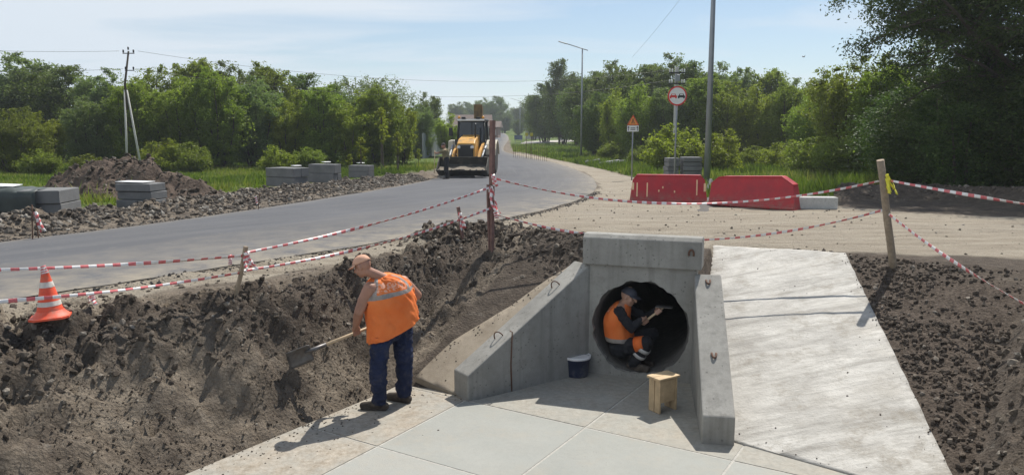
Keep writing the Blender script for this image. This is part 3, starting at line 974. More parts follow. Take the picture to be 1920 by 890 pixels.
wl, lbi, ld, ln_ = wing(-1, .638, 1.729, .286, 1.352, .3)
wr, rbi, rd, rn = wing(1, .153, 1.737, .275, 1.308, .3)
def topz(f, he, hb): return hb + (he - hb) * f
def loop_at(parent, bi, d, nn, L, f, th_f, he, hb, flat=False):
    p = bi + d * L * f + nn * .3 * th_f
    z = topz(f, he, hb)
    c = cw(*p, z)
    d3 = Vector((CA[0] * d[0] + CC[0] * d[1], CA[1] * d[0] + CC[1] * d[1], (he - hb) / L)).normalized()
    up = Vector((0, 0, 1)) - d3 * d3.z; up.normalize()
    side = d3.cross(up)
    m = MB(); pts = []
    for a in np.linspace(0, math.pi, 11):
        if flat: pts.append(c + d3 * (.075 * math.sin(a) - .03) + side * .022 * math.cos(a) + up * (.008 + .012 * math.sin(a)))
        else: pts.append(c + (d3 * .8 + side * .6) * (.05 * math.cos(a)) + up * (.085 * math.sin(a) - .01))
    m.tube(pts, .0075 if not flat else .011, 6)
    m.build('lifting_loop', M['rust'], parent, OR)
loop_at(wl, lbi, ld, ln_, 1.729, .235, .5, .286, 1.352)
loop_at(wl, lbi, ld, ln_, 1.729, .70, .55, .286, 1.352)
loop_at(wr, rbi, rd, rn, 1.737, .07, .5, .275, 1.308, True)
loop_at(wr, rbi, rd, rn, 1.737, .62, .5, .275, 1.308, True)
# dark rod against the inner face of the left wing wall
p = lbi + ld * 1.729 * .665 - ln_ * .008
mb = MB(); zt = topz(.665, .286, 1.352)
mb.tube([cw(*p, -.0), cw(*(p + ld * .012), zt * .5), cw(*(p - ld * .006), zt + .05), cw(*(p + ln_ * .035), zt + .055)], .008, 6)
mb.build('joint_rod', M['rust'], wl, OR)

# ------------------------------------------------------------------ scattered soil, gravel and rubble
def rock_templates(n, sub, seed):
    out = []
    rgt = np.random.default_rng(seed)
    for k in range(n):
        bm = bmesh.new(); bmesh.ops.create_icosphere(bm, subdivisions=sub, radius=1)
        P = np.array([v.co[:] for v in bm.verts]); Fc = np.array([[v.index for v in f.verts] for f in bm.faces]); bm.free()
        P = P * (1 + .45 * vnoise(P[:, 0] * 1.3 + k * 9, P[:, 1] * 1.3, P[:, 2] * 1.3, seed + k))[:, None]
        P = P * (1 + rgt.normal(0, .10 if sub == 1 else .05, len(P)))[:, None]
        P = P * np.array((1, .78, .6))
        out.append((P, Fc))
    return out
T_FINE, T_COARSE = rock_templates(6, 2, 5), rock_templates(6, 1, 50)
def scatter(name, P, S, mat, label, tmpl, sink=.3, tint=None, flat=1.0):
    n = len(P); rg = np.random.default_rng(n)
    VV, FF, TT = [], [], []; off = 0
    which = rg.integers(0, len(tmpl), n)
    q = rg.normal(size=(n, 4)); q[:, 1:3] *= .55; q /= np.linalg.norm(q, axis=1)[:, None]
    w, x, y, z = q.T
    RM = np.stack([1 - 2 * (y*y + z*z), 2 * (x*y - z*w), 2 * (x*z + y*w), 2 * (x*y + z*w), 1 - 2 * (x*x + z*z), 2 * (y*z - x*w), 2 * (x*z - y*w), 2 * (y*z + x*w), 1 - 2 * (x*x + y*y)], 1).reshape(n, 3, 3)
    tv = rg.random(n) ** 1.3 if tint is None else tint
    for k, (tp, tf) in enumerate(tmpl):
        idx = np.where(which == k)[0]
        if not len(idx): continue
        v = np.einsum('nij,mj->nmi', RM[idx], tp) * S[idx][:, None, None]
        v = v + P[idx][:, None, :]
        v[:, :, 2] += (S[idx] * (.5 - sink) * .7)[:, None]
        m = tp.shape[0]
        f = tf[None] + (np.arange(len(idx)) * m)[:, None, None] + off
        VV.append(v.reshape(-1, 3)); FF.append(f.reshape(-1, 3)); TT.append(np.repeat(tv[idx], m)); off += len(idx) * m
    o = mesh_np(name, np.concatenate(VV), np.concatenate(FF), mat, smooth=False, attrs=dict(tint=np.concatenate(TT)))
    return tag(o, label, name.replace('_', ' '), kind='stuff')

def sample(n, box_, keep, seed):
    rg = np.random.default_rng(seed)
    x = rg.uniform(box_[0], box_[1], n); y = rg.uniform(box_[2], box_[3], n)
    f = fields(x, y, False)
    k = rg.random(n) < keep(f)
    x, y = x[k], y[k]
    z = gz(x, y)
    return np.stack([x, y, z], 1), {a: b[k] for a, b in f.items()}, rg
def sizes(rg, n, lo, hi, p=2.6):
    return lo + (hi - lo) * rg.random(n) ** p

P1, f1, rg = sample(110000, (-7, 2.5, 4.2, 12.5), lambda f: np.clip(sstep(-.02, .1, f['d']) * (.05 + .75 * sstep(.45, .8, f['u']) * sstep(1.25, 1.0, f['u'])) * (f['s'] < 2.5) * (f['screed'] < -.1) * (f['road'] < -.2), 0, 1) * .95, 1)
S1 = sizes(rg, len(P1), .007, .050, 3.8) * np.where(f1['u'] < .5, .55, 1.0)
P2, f2, rg = sample(26000, (-3, 3, 9.3, 13), lambda f: np.exp(-(f['sd'] / .5) ** 2) * .8 * (f['road'] < -.15), 2)
S2 = sizes(rg, len(P2), .01, .07, 3.2)
P4, f4, rg = sample(26000, (1.5, 9, 2.8, 10), lambda f: sstep(-.05, .15, f['fr']) * sstep(1.4, .8, f['fr']) * .4 * (f['screed'] < -.1), 4)
S4 = sizes(rg, len(P4), .012, .075, 3.2)
P7, f7, rg = sample(16000, (4, 22, 14, 26), lambda f: np.exp(-(f['hd'] / 1.0) ** 2) * .5, 9)
S7 = sizes(rg, len(P7), .02, .11, 3)
scatter('soil_clods', np.concatenate([P1, P2, P4, P7]), np.concatenate([S1, S2, S4, S7]), M['clod'], 'dark lumps of dug soil along the ditch banks', T_COARSE, sink=.75)
P3, f3, rg = sample(90000, (2.2, 13, 3.5, 12.5), lambda f: (f['pr'] > ZF) * (f['t'] > .9) * sstep(-.0, -.08, f['screed']) * sstep(.08, -.05, f['fr']) * (f['z'] < f['g'] - .015) * .95, 3)
_k = fbm(P3[:, 0], P3[:, 1], f=1.4, o=3, seed=47) + np.random.default_rng(4).normal(0, .3, len(P3)) > -.22
P3 = P3[_k]
S3 = sizes(rg, len(P3), .005, .042, 3.0)
scatter('gravel', P3, S3, M['pebble'], 'dark gravel on the slope right of the concrete', T_COARSE, sink=.2)
P5, f5, rg = sample(330000, (-26, -1, 11, 34), lambda f: np.exp(-(f['wd'] / .95) ** 2) * .8 * sstep(.02, -.2, f['road']), 5)
S5 = sizes(rg, len(P5), .012, .085, 3.4)
scatter('rubble', P5, S5, M['roadrubble'], 'broken stone and rubble heaped along the far road edge', T_COARSE)
P6, f6, rg = sample(30000, (-8, 16, 5, 26), lambda f: (sstep(-.1, .1, f['lot']) * .12 + .3 * np.exp(-np.abs(f['road'] + .12) / .12)) * (f['road'] < -.02) * (f['screed'] < -.05) * (f['z'] > f['g'] - .1), 6)
S6 = sizes(rg, len(P6), .006, .035, 4)
scatter('loose_stones', P6, S6, M['rubble'], 'small loose stones on the dusty shoulder', T_COARSE)
P8, f8, rg = sample(40000, (-3.5, 2.6, 5, 8.8), lambda f: (f['d'] < 0) * (f['z'] < ZF + .05) * np.clip(np.exp(f['d'] / .22), 0, 1) * .9, 12)
P8[:, 2] = ZF
scatter('spilled_soil', P8, sizes(rg, len(P8), .002, .016, 3.4), M['clod'], 'crumbs of soil spilled onto the slab edge', T_COARSE, sink=.25)
PB, fB, rg = sample(160000, (-7, 1.5, 4.2, 11.5), lambda f: sstep(.0, .06, f['d']) * sstep(.85, .5, f['u']) * (f['s'] < 1.5) * (f['screed'] < -.1) * .75, 31)
PB = PB[fbm(PB[:, 0], PB[:, 1], f=1.6, o=3, seed=12) + np.random.default_rng(2).normal(0, .35, len(PB)) > .05]
scatter('soil_crumbs', PB, sizes(rg, len(PB), .003, .020, 3.5), M['crumbsoil'], 'fine brown crumbs on the lower cut face of the bank', T_COARSE, sink=.45)
PA, fA, rg = sample(150000, (-9, 3, 5, 24), lambda f: np.exp(-((f['road'] + .13) / .11) ** 2) * .9, 21)
scatter('asphalt_crumbs', PA, sizes(rg, len(PA), .006, .032, 3), M['crumb'], 'dark asphalt crumbs along the near edge of the road', T_COARSE, sink=.45)
PC, fC, rg = sample(30000, (-1.4, 1.3, 7.8, 10.5), lambda f: (f['d'] < 0.4) * .5, 41)
_in = poly_sd(PC[:, 0], PC[:, 1], LSL); _ed = polyline_d(PC[:, 0], PC[:, 1], LSL[1:8])
_m = (_in > .01) & (np.random.default_rng(8).random(len(PC)) < .03 + .6 * np.exp(-_ed / .06))
PC = PC[_m]; PC[:, 2] = planeL(PC[:, 0], PC[:, 1]) + .012
scatter('slope_crumbs', PC, sizes(rg, len(PC), .003, .018, 3), M['clod'], 'crumbs of soil fallen on the dusty slope left of the culvert', T_COARSE, sink=.3)
# crumbs spilled on the screed and its edge
P9, f9, rg = sample(20000, (1.8, 5.5, 4, 11), lambda f: (f['screed'] > 0) * (np.exp(-f['screed'] / .07) * .35 + .008), 13)
P9[:, 2] = planeR(P9[:, 0], P9[:, 1]) + .012
scatter('spilled_gravel', P9, sizes(rg, len(P9), .002, .012, 3), M['pebble'], 'bits of gravel lying on the pale concrete slope', T_COARSE, sink=.2)
# ------------------------------------------------------------------ trees, shrubs, grass
def leaves(P, size, seed, tint, up=.25, asp=.5):
    """a folded diamond leaf spray at every point: (V, F, tint)"""
    rg = np.random.default_rng(seed); n = len(P)
    d = rg.normal(size=(n, 3)); d[:, 2] += up; d /= np.linalg.norm(d, axis=1)[:, None]
    e = rg.normal(size=(n, 3)); e -= d * (e * d).sum(1)[:, None]; e /= np.linalg.norm(e, axis=1)[:, None]
    nr = np.cross(d, e)
    s = (size * rg.uniform(.6, 1.4, n))[:, None]
    a = P - d * s * .5; b = P + e * s * asp * .5 + nr * s * .12; c = P + d * s * .5; f = P - e * s * asp * .5 + nr * s * .12
    V = np.stack([a, b, c, f], 1).reshape(-1, 3)
    F = np.arange(4 * n).reshape(n, 4)
    return V, F, np.repeat(np.clip(tint + rg.normal(0, .16, n), 0, 1), 4)

def tree_mesh(seed, Ht, Rad, nshoot, nleaf, lsize, low=.12, lean=.5, fork=4, crown=.55, clump=.32, multi=True, tip=1.0, dome=.34):
    """upright branching tree: returns stem pieces and leaf points"""
    rg = np.random.default_rng(seed)
    stems = MB(); pts = []; wts = []
    def bez(p0, p1, p2, n):
        t = np.linspace(0, 1, n)[:, None]
        return (1 - t) ** 2 * p0 + 2 * t * (1 - t) * p1 + t * t * p2
    base_r = Rad * (.30 if multi else .02)
    tops = []
    for k in range(nshoot):
        a = 2 * math.pi * (k + rg.uniform(-.3, .3)) / nshoot * (1 if nshoot > 1 else 0)
        ro = Rad * math.sqrt(rg.uniform(.05, 1)) if nshoot > 1 else 0
        b0 = np.array((math.cos(a) * base_r * rg.uniform(.2, 1), math.sin(a) * base_r * rg.uniform(.2, 1), 0))
        h = Ht * (1 - dome * (ro / Rad) ** 2) * rg.uniform(.86, 1.0)
        tp = np.array((math.cos(a) * ro * .8, math.sin(a) * ro * .8, h))
        mid = np.array((b0[0] * .6 + tp[0] * .55, b0[1] * .6 + tp[1] * .55, h * .5)) + rg.normal(0, .12 * Rad, 3) * np.array((1, 1, 0))
        C = bez(b0, mid, tp, 12)
        r0 = .018 * Ht * (.55 if multi else 1.2)
        stems.tube(C, [r0 * (1 - .9 * i / 11) + .006 for i in range(12)], 5 if multi else 8)
        tops.append(tp)
        # twigs with leaf clusters along the shoot
        nb = fork * 6
        for j in range(nb):
            t = low + (1 - low) * (j + rg.random()) / nb
            p = C[int(t * 11)] * (1 - (t * 11) % 1) + C[min(11, int(t * 11) + 1)] * ((t * 11) % 1)
            az = rg.uniform(0, 2 * math.pi)
            prof = max(.0, math.sin(min(1, (t - low) / (1 - low) * .80 + .17) * math.pi)) ** .55
            ln = Rad * crown * (prof * rg.uniform(.45, 1.1) + .06)
            dr = np.array((math.cos(az), math.sin(az), rg.uniform(lean * .3, lean * 1.6)))
            e = p + dr / np.linalg.norm(dr) * ln
            if j % 3 == 0: stems.tube([p, (p + e) / 2 + np.array((0, 0, .05 * ln)), e], [.012 + .003 * ln, .008, .004], 4, caps=False)
            m = max(1, int(nleaf / (nshoot * nb)))
            u = rg.uniform(.25, 1.08, m)[:, None]
            q = p + (e - p) * u + np.clip(rg.normal(0, 1, (m, 3)), -1.35, 1.35) * (clump * ln * (.35 + .3 * u))
            pts.append(q); wts.append(np.full(m, rg.normal(.5, .13)))
        m = int(nleaf / nshoot * .06 * tip)
        q = tp + np.clip(rg.normal(0, 1, (m, 3)), -1.2, 1.2) * np.array((.17 * Rad, .17 * Rad, .17 * Rad)) - np.array((0, 0, .12 * Rad))
        pts.append(q); wts.append(np.full(m, .6))
    P = np.concatenate(pts); W = np.concatenate(wts)
    P[:, 2] = np.maximum(P[:, 2], .08)
    return stems, P, W

TREES = {}
def tree_proto(name, mat, **kw):
    ls = kw['lsize']
    st, P, W = tree_mesh(**kw)
    V, F, T = leaves(P, ls, kw['seed'] + 1, W)
    root = empty('tree')
    st.build('trunk', M['bark'], root)
    mesh_np('crown', V, F, M[mat], root, attrs=dict(tint=T))
    TREES[name] = [root, False, kw['Ht']]
tree_proto('wil1', 'leaf', seed=11, Ht=7, Rad=2.2, nshoot=13, nleaf=34000, lsize=.145, low=.04, fork=4)
tree_proto('wil2', 'leaf', seed=21, Ht=7, Rad=2.6, nshoot=16, nleaf=37000, lsize=.145, low=.03, fork=4, lean=.8)
tree_proto('wil3', 'leaf_lime', seed=31, Ht=7, Rad=2.0, nshoot=11, nleaf=28000, lsize=.14, low=.08, fork=4, lean=.9)
tree_proto('ash1', 'leaf_dark', seed=41, Ht=7, Rad=2.4, nshoot=9, nleaf=33000, lsize=.15, low=.10, fork=5, crown=.7)
tree_proto('ash2', 'leaf_grey', seed=51, Ht=7, Rad=2.3, nshoot=12, nleaf=33000, lsize=.145, low=.06, fork=4)
tree_proto('sparse', 'leaf_grey', seed=61, Ht=7, Rad=2.6, nshoot=7, nleaf=5000, lsize=.14, low=.35, fork=4, crown=.6, lean=.9, tip=2)
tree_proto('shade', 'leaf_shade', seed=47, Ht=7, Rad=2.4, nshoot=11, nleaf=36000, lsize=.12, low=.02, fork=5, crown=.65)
tree_proto('bush', 'leaf_lime', seed=71, Ht=2.2, Rad=1.3, nshoot=15, nleaf=13000, lsize=.10, low=.05, fork=3, crown=.45, dome=.72)
tree_proto('bush2', 'leaf', seed=81, Ht=2.2, Rad=1.4, nshoot=12, nleaf=12000, lsize=.105, low=.03, fork=3, crown=.5, dome=.75)
tree_proto('sap', 'leaf_lime', seed=91, Ht=3, Rad=.5, nshoot=1, nleaf=500, lsize=.14, low=.45, fork=3, crown=.8, multi=False)

def put(proto, u, v, top, name='tree', wide=1.0, depth=None, rz=None, label='', cat='tree', group=None):
    """stand a tree where the ground is seen at (u, v) (or at a given depth), as tall as pixel row `top`"""
    p = hit(u, v) if depth is None else None
    if depth is not None:
        q = ony(u, 250, depth); p = Vector((q.x, depth, float(base(depth))))
    tz = ony(u, top, p.y).z
    h = max(.5, tz - p.z)
    root, used, h0 = TREES[proto]
    sc = h / h0
    ang = random.uniform(0, 6.28) if rz is None else rz
    if not used:
        o = root; TREES[proto][1] = True
        o.location = p; o.rotation_euler = (0, 0, ang); o.scale = (sc * wide, sc * wide, sc)
        for c in o.children: c.name = c.name
    else:
        o = dup(root, p, ang, (sc * wide, sc * wide, sc))
    o.name = name
    o['label'] = label; o['category'] = cat
    if group: o['group'] = group
    elif 'group' in o: del o['group']
    return o
ORD = ['first', 'second', 'third', 'fourth', 'fifth', 'sixth', 'seventh', 'eighth', 'ninth', 'tenth', 'eleventh', 'twelfth', 'thirteenth', 'fourteenth', 'fifteenth', 'sixteenth']
# left wood: front row (u, top, proto, wide, depth)
lf = [(-60, 190, 'wil3', 1.1, 38), (20, 195, 'wil2', 1.2, 38), (85, 205, 'wil3', 1.15, 40), (165, 178, 'ash2', 1.15, 42), (255, 150, 'wil1', 1.2, 43),
      (335, 132, 'wil2', 1.2, 44), (405, 128, 'wil1', 1.15, 44), (480, 140, 'ash2', 1.15, 46), (545, 160, 'wil3', 1.15, 46), (605, 158, 'wil1', 1.2, 46),
      (662, 165, 'wil3', 1.2, 46), (712, 160, 'wil1', 1.1, 47), (752, 172, 'wil3', .9, 49)]
for i, (u, tp, pr, wd_, dp) in enumerate(lf):
    put(pr, u, 0, tp, wide=wd_, depth=dp, label='leafy tree in the front row of the left wood, %s from the left' % ORD[i], group='trees of the left wood')
lb = [(-40, 118, 'ash1', 1.2, 52), (50, 92, 'ash2', 1.3, 54), (120, 112, 'ash1', 1.2, 53), (200, 125, 'ash2', 1.2, 52), (300, 118, 'wil2', 1.2, 52), (375, 108, 'wil1', 1.15, 52),
      (440, 112, 'ash2', 1.1, 53), (505, 118, 'wil1', 1.1, 55), (575, 130, 'ash1', 1.2, 60), (640, 152, 'ash1', 1.2, 58)]
for i, (u, tp, pr, wd_, dp) in enumerate(lb):
    put(pr, u, 0, tp, wide=wd_, depth=dp, label='taller tree rising behind the left wood, %s from the left' % ORD[i], group='tall trees behind the left wood')
put('sparse', 682, 0, 110, wide=1.1, depth=78, label='thin grey-green tree with bare twigs above the left wood')
put('sparse', 726, 0, 116, wide=1.0, depth=80, rz=1.0, label='half bare tree beside the yellow loader, above the wood')
put('ash2', 805, 0, 170, wide=.9, depth=75, label='airy tree above the grey metal fence')
put('wil3', 838, 0, 208, wide=1.3, depth=66, label='yellow-green tree beside the loader cab')
put('ash2', 785, 0, 190, wide=1.0, depth=64, label='tree at the right end of the left wood')
bl = [(20, 262, 'bush', 45), (68, 275, 'bush2', 36.5), (235, 290, 'bush', 36), (300, 255, 'bush', 40), (352, 262, 'bush2', 40), (520, 268, 'bush', 41), (575, 272, 'bush2', 42), (160, 285, 'bush2', 36.5)]
for i, (u, tp, pr, dp) in enumerate(sorted(bl)):
    put(pr, u, 0, tp, name='bush', depth=dp, wide=1.25, cat='bush', label='low leafy bush at the foot of the left wood, %s from the left' % ORD[i], group='bushes along the left wood')
for i, (u, tp, dp) in enumerate([(655, 285, 36), (676, 250, 35), (716, 190, 40), (745, 240, 40), (784, 275, 44)]):
    put('sap', u, 0, tp, name='sapling', depth=dp, wide=1.1, cat='sapling', label='slim sapling on the grass verge left of the loader, %s from the left' % ORD[i], group='saplings left of the road')
# right wood
rf = [(1122, 165, 'ash1', 1.0, 66), (1160, 158, 'wil3', 1.0, 62), (1205, 150, 'wil2', 1.15, 58), (1262, 150, 'ash2', 1.15, 56), (1318, 140, 'wil1', 1.15, 55), (1372, 142, 'wil2', 1.15, 54),
      (1428, 150, 'wil3', 1.1, 52), (1478, 155, 'wil1', 1.15, 50), (1530, 165, 'wil2', 1.2, 46)]
for i, (u, tp, pr, wd_, dp) in enumerate(rf):
    put(pr, u, 0, tp, wide=wd_, depth=dp, label='leafy tree in the front row of the right wood, %s from the left' % ORD[i], group='trees of the right wood')
rb = [(1105, 125, 'ash1', 1.0, 84), (1150, 108, 'ash2', 1.0, 74), (1200, 112, 'ash1', 1.1, 70), (1255, 98, 'ash2', 1.15, 68), (1310, 106, 'ash1', 1.1, 66), (1365, 112, 'ash2', 1.1, 66), (1440, 128, 'wil1', 1.1, 66), (1500, 142, 'ash2', 1.1, 64), (1560, 140, 'wil1', 1.1, 60)]
for i, (u, tp, pr, wd_, dp) in enumerate(rb):
    put(pr, u, 0, tp, wide=wd_, depth=dp, label='taller tree rising behind the right wood, %s from the left' % ORD[i], group='tall trees behind the right wood')
for i, (u, tp, pr, wd_, dp) in enumerate([(1002, 178, 'ash1', .8, 150), (1022, 150, 'ash1', 1.0, 128), (1056, 103, 'ash1', .75, 112), (1085, 140, 'ash1', 1.0, 105)]):
    put(pr, u, 0, tp, wide=wd_, depth=dp, label='dark tree beyond the bend right of the road, %s from the left' % ORD[i], group='dark trees by the far bend')
for i, (u, tp, pr, wd_, dp) in enumerate([(856, 190, 'ash2', 1.3, 260), (878, 188, 'ash1', 1.2, 280), (905, 182, 'ash2', 1.2, 250), (930, 176, 'ash1', 1.1, 240), (945, 205, 'ash1', 1.3, 230), (962, 200, 'ash2', 1.1, 290), (982, 190, 'ash1', 1.2, 260), (1000, 218, 'ash2', 1.3, 230), (972, 222, 'ash1', 1.2, 205)]):
    put(pr, u, 0, tp, wide=wd_, depth=dp, label='hazy tree on the skyline where the road ends, %s of nine' % ORD[i], group='far trees where the road ends')
put('bush', 1268, 0, 225, name='bush', depth=41, wide=1.25, cat='bush', label='bright yellow-green bush behind the kerb stones')
put('bush', 1345, 0, 236, name='bush', depth=40, wide=1.15, rz=2.2, cat='bush', label='bright yellow-green bush right of the grey lamp post')
for i, (u, tp, pr, dp) in enumerate([(1150, 262, 'bush2', 55), (1205, 270, 'bush2', 50), (1420, 270, 'bush2', 44), (1470, 258, 'bush', 42), (1530, 250, 'bush2', 38), (1590, 240, 'bush2', 34)]):
    put(pr, u, 0, tp, name='bush', depth=dp, wide=1.3, cat='bush', label='low bush along the foot of the right wood, %s from the left' % ORD[i], group='bushes along the right wood')
# trees under and beside the big one
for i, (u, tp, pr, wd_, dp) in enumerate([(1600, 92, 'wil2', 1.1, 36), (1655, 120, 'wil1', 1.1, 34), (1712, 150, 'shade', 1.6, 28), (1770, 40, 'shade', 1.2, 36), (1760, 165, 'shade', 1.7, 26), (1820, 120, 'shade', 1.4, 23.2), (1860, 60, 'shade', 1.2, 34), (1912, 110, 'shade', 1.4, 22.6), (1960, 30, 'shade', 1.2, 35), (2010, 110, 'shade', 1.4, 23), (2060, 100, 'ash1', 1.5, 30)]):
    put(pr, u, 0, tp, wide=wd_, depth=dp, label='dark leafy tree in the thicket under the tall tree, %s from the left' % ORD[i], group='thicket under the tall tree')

# the tall spreading tree at the right edge
rg = np.random.default_rng(404)
bt = empty('tree', (0, 0, 0), 0, 'tall spreading tree at the right edge, dark against the sun', 'tree')
B0 = Vector((17.9, 24.2, float(base(24.5))))
bt.location = B0
st = MB(); pts = []; wts = []
def limb(p, d, ln, r, lev):
    n = 7; P = [np.array(p, float)]; d = np.array(d, float)
    for i in range(n):
        d = d + rg.normal(0, .16, 3) + np.array((0, 0, .05 if lev < 2 else -.05)); d /= np.linalg.norm(d)
        P.append(P[-1] + d * ln / n)
    st.tube(P, [r * (1 - .75 * i / n) + .006 for i in range(n + 1)], 8 if lev < 2 else 4, caps=lev < 1)
    if lev >= 3:
        for q in P[2:]:
            m = 42
            pts.append(q + rg.normal(0, 1, (m, 3)) * rg.uniform(.12, .26) + np.array((0, 0, -.06))); wts.append(np.full(m, rg.normal(.45, .14)))
        return
    nb = (8, 7, 6)[lev]
    for j in range(nb):
        t = (.30 if lev else .22) + (1 - (.30 if lev else .22)) * (j + rg.random()) / nb
        q = P[min(n, int(t * n))]
        az = rg.uniform(0, 2 * math.pi)
        side = np.array((math.cos(az), math.sin(az), rg.uniform(-.1, .75)))
        dd = d * .35 + side * (1.0 if lev else .9)
        if lev == 0 and j % 3 == 0: dd = np.array((-1.0, rg.uniform(-.6, .2), rg.uniform(.15, .8)))
        limb(q, dd / np.linalg.norm(dd), ln * rg.uniform(.42, .62) * (1.05 if lev == 0 else .9), r * .5 * (1 - .4 * t), lev + 1)
for k, (dx, dy, dd) in enumerate([(0, 0, (-.25, -.1, 1)), (.7, .4, (.12, .05, 1)), (-.6, .5, (-.45, .1, 1))]):
    limb((dx, dy, -.1), dd, 11.0 - k * .8, .24 - .03 * k, 0)
P = np.concatenate(pts); W = np.concatenate(wts)
V, F, T = leaves(P, .105, 9, W, up=-.1, asp=.45)
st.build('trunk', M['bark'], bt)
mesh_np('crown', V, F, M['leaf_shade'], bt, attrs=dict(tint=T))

# grass: upright blades in uneven tufts
def grass_patch(n, box_, keep, hmin, hmax, seed):
    rg = np.random.default_rng(seed)
    x = rg.uniform(box_[0], box_[1], n); y = rg.uniform(box_[2], box_[3], n)
    f = fields(x, y, False)
    cl = fbm(x, y, f=1.1, o=3, seed=77)
    k = (f['zone'] < -.05) & (f['road'] < -.1) & (f['lot'] < -.1) & (rg.random(n) < keep(f, cl, x, y))
    x, y, cl = x[k], y[k], cl[k]
    n = len(x); z = gz(x, y)
    h = (hmin + (hmax - hmin) * np.clip(.5 + cl, 0, 1)) * rg.uniform(.5, 1.2, n)
    w_ = rg.uniform(.012, .03, n) * (1 + y / 40)
    az = rg.uniform(0, 6.283, n); ln = rg.normal(0, .3, (n, 2)) * h[:, None]
    ax, ay = np.cos(az) * w_, np.sin(az) * w_
    a = np.stack([x - ax, y - ay, z - .02], 1); b = np.stack([x + ax, y + ay, z - .02], 1); c = np.stack([x + ln[:, 0], y + ln[:, 1], z + h], 1)
    V = np.stack([a, b, c], 1).reshape(-1, 3); F = np.arange(3 * n).reshape(n, 3)
    T = np.repeat(np.clip(.45 + .5 * fbm(x, y, f=.25, o=2, seed=3) + rg.normal(0, .2, n), 0, 1), 3)
    return V, F, T
A = [grass_patch(150000, (-34, 0, 16, 50), lambda f, c, x, y: np.clip(.75 + .5 * c, .1, 1), .07, .22, 1),
     grass_patch(90000, (1, 30, 18, 60), lambda f, c, x, y: np.clip(.6 + .6 * c, .1, 1), .12, .42, 2),
     grass_patch(30000, (-16, 22, 16, 48), lambda f, c, x, y: np.exp(-np.abs(f['zone'] + .5) / .5) * .9, .2, .55, 3),
     grass_patch(30000, (-4, 14, 55, 110), lambda f, c, x, y: .8 + 0 * x, .12, .35, 4)]
V = np.concatenate([a[0] for a in A]); T = np.concatenate([a[2] for a in A]); F = np.arange(len(V)).reshape(-1, 3)
tag(mesh_np('grass', V, F, M['grass'], attrs=dict(tint=T)), 'fresh green grass on the verges either side of the road', 'grass', kind='stuff')
# ------------------------------------------------------------------ stakes and barrier tape
def stake(name, base_px, top_px, w_, mat, label, cat='stake', round_=False, zoff=0, dy=0.0, group=None, taper=.85):
    p = ghit(*base_px); p.z += zoff
    q = ony(top_px[0], top_px[1], p.y + dy)
    d = (q - p); r = empty(name, p, 0, label, cat, group)
    mb = MB()
    n = 8 if round_ else 4
    x, y, dd = frame_of(d)
    L = d.length; ps = []; rad = []
    rr = random.Random(int(base_px[0]))
    for k in range(7):
        f = k / 6
        ps.append(p - d.normalized() * .15 + d.normalized() * ((L + .15) * f) + x * rr.uniform(-.004, .004) + y * rr.uniform(-.004, .004))
        rad.append(w_ * (1 - (1 - taper) * (1 - f)))
    mb.tube(ps, rad, n, smooth=round_)
    o = mesh_np('post', np.array(mb.v), mb.f, mat, r, mb.s, p)
    return r, p, q
ST1 = stake('stake', (443, 556), (461, 462), .026, M['wood_grey'], 'short grey wooden stake leaning at the ditch edge behind the cone')
ST2 = stake('stake', (922, 470), (923, 226), .043, M['wood_red'], 'tall reddish-brown wooden stake in front of the yellow loader')
ST2b = stake('stake', (917, 468), (914, 346), .018, M['wood_red'], 'thin brown stick lashed against the tall reddish stake', dy=-.03)
ST3 = stake('stake', (868, 447), (859, 388), .028, M['wood_red'], 'short brown stake leaning left of the tall reddish stake')
ST4 = stake('stake', (1675, 503), (1651, 300), .048, M['wood_grey'], 'thick grey-brown round stake with yellow ribbon on the right', dy=-.15, round_=True, taper=1.05)
ST5 = stake('stake', (-190, 640), (-185, 500), .026, M['wood_grey'], 'wooden stake beyond the left edge holding both tapes')
ST6 = stake('stake', (2150, 560), (2165, 330), .045, M['wood_grey'], 'wooden stake beyond the right edge holding both tapes', round_=True)
for k, (b, tp) in enumerate([((61, 452), (60, 384)), ((73, 450), (68, 412)), ((484, 397), (487, 362)), ((1000, 0), (0, 0))][:3]):
    stake('iron_rod', b, tp, .010, M['rust'], ['thin rusty rod in the rubble at the left edge', 'short rusty rod with a scrap of tape in the rubble', 'thin dark rod in the rubble beside the two-block stack'][k], 'rod', True)

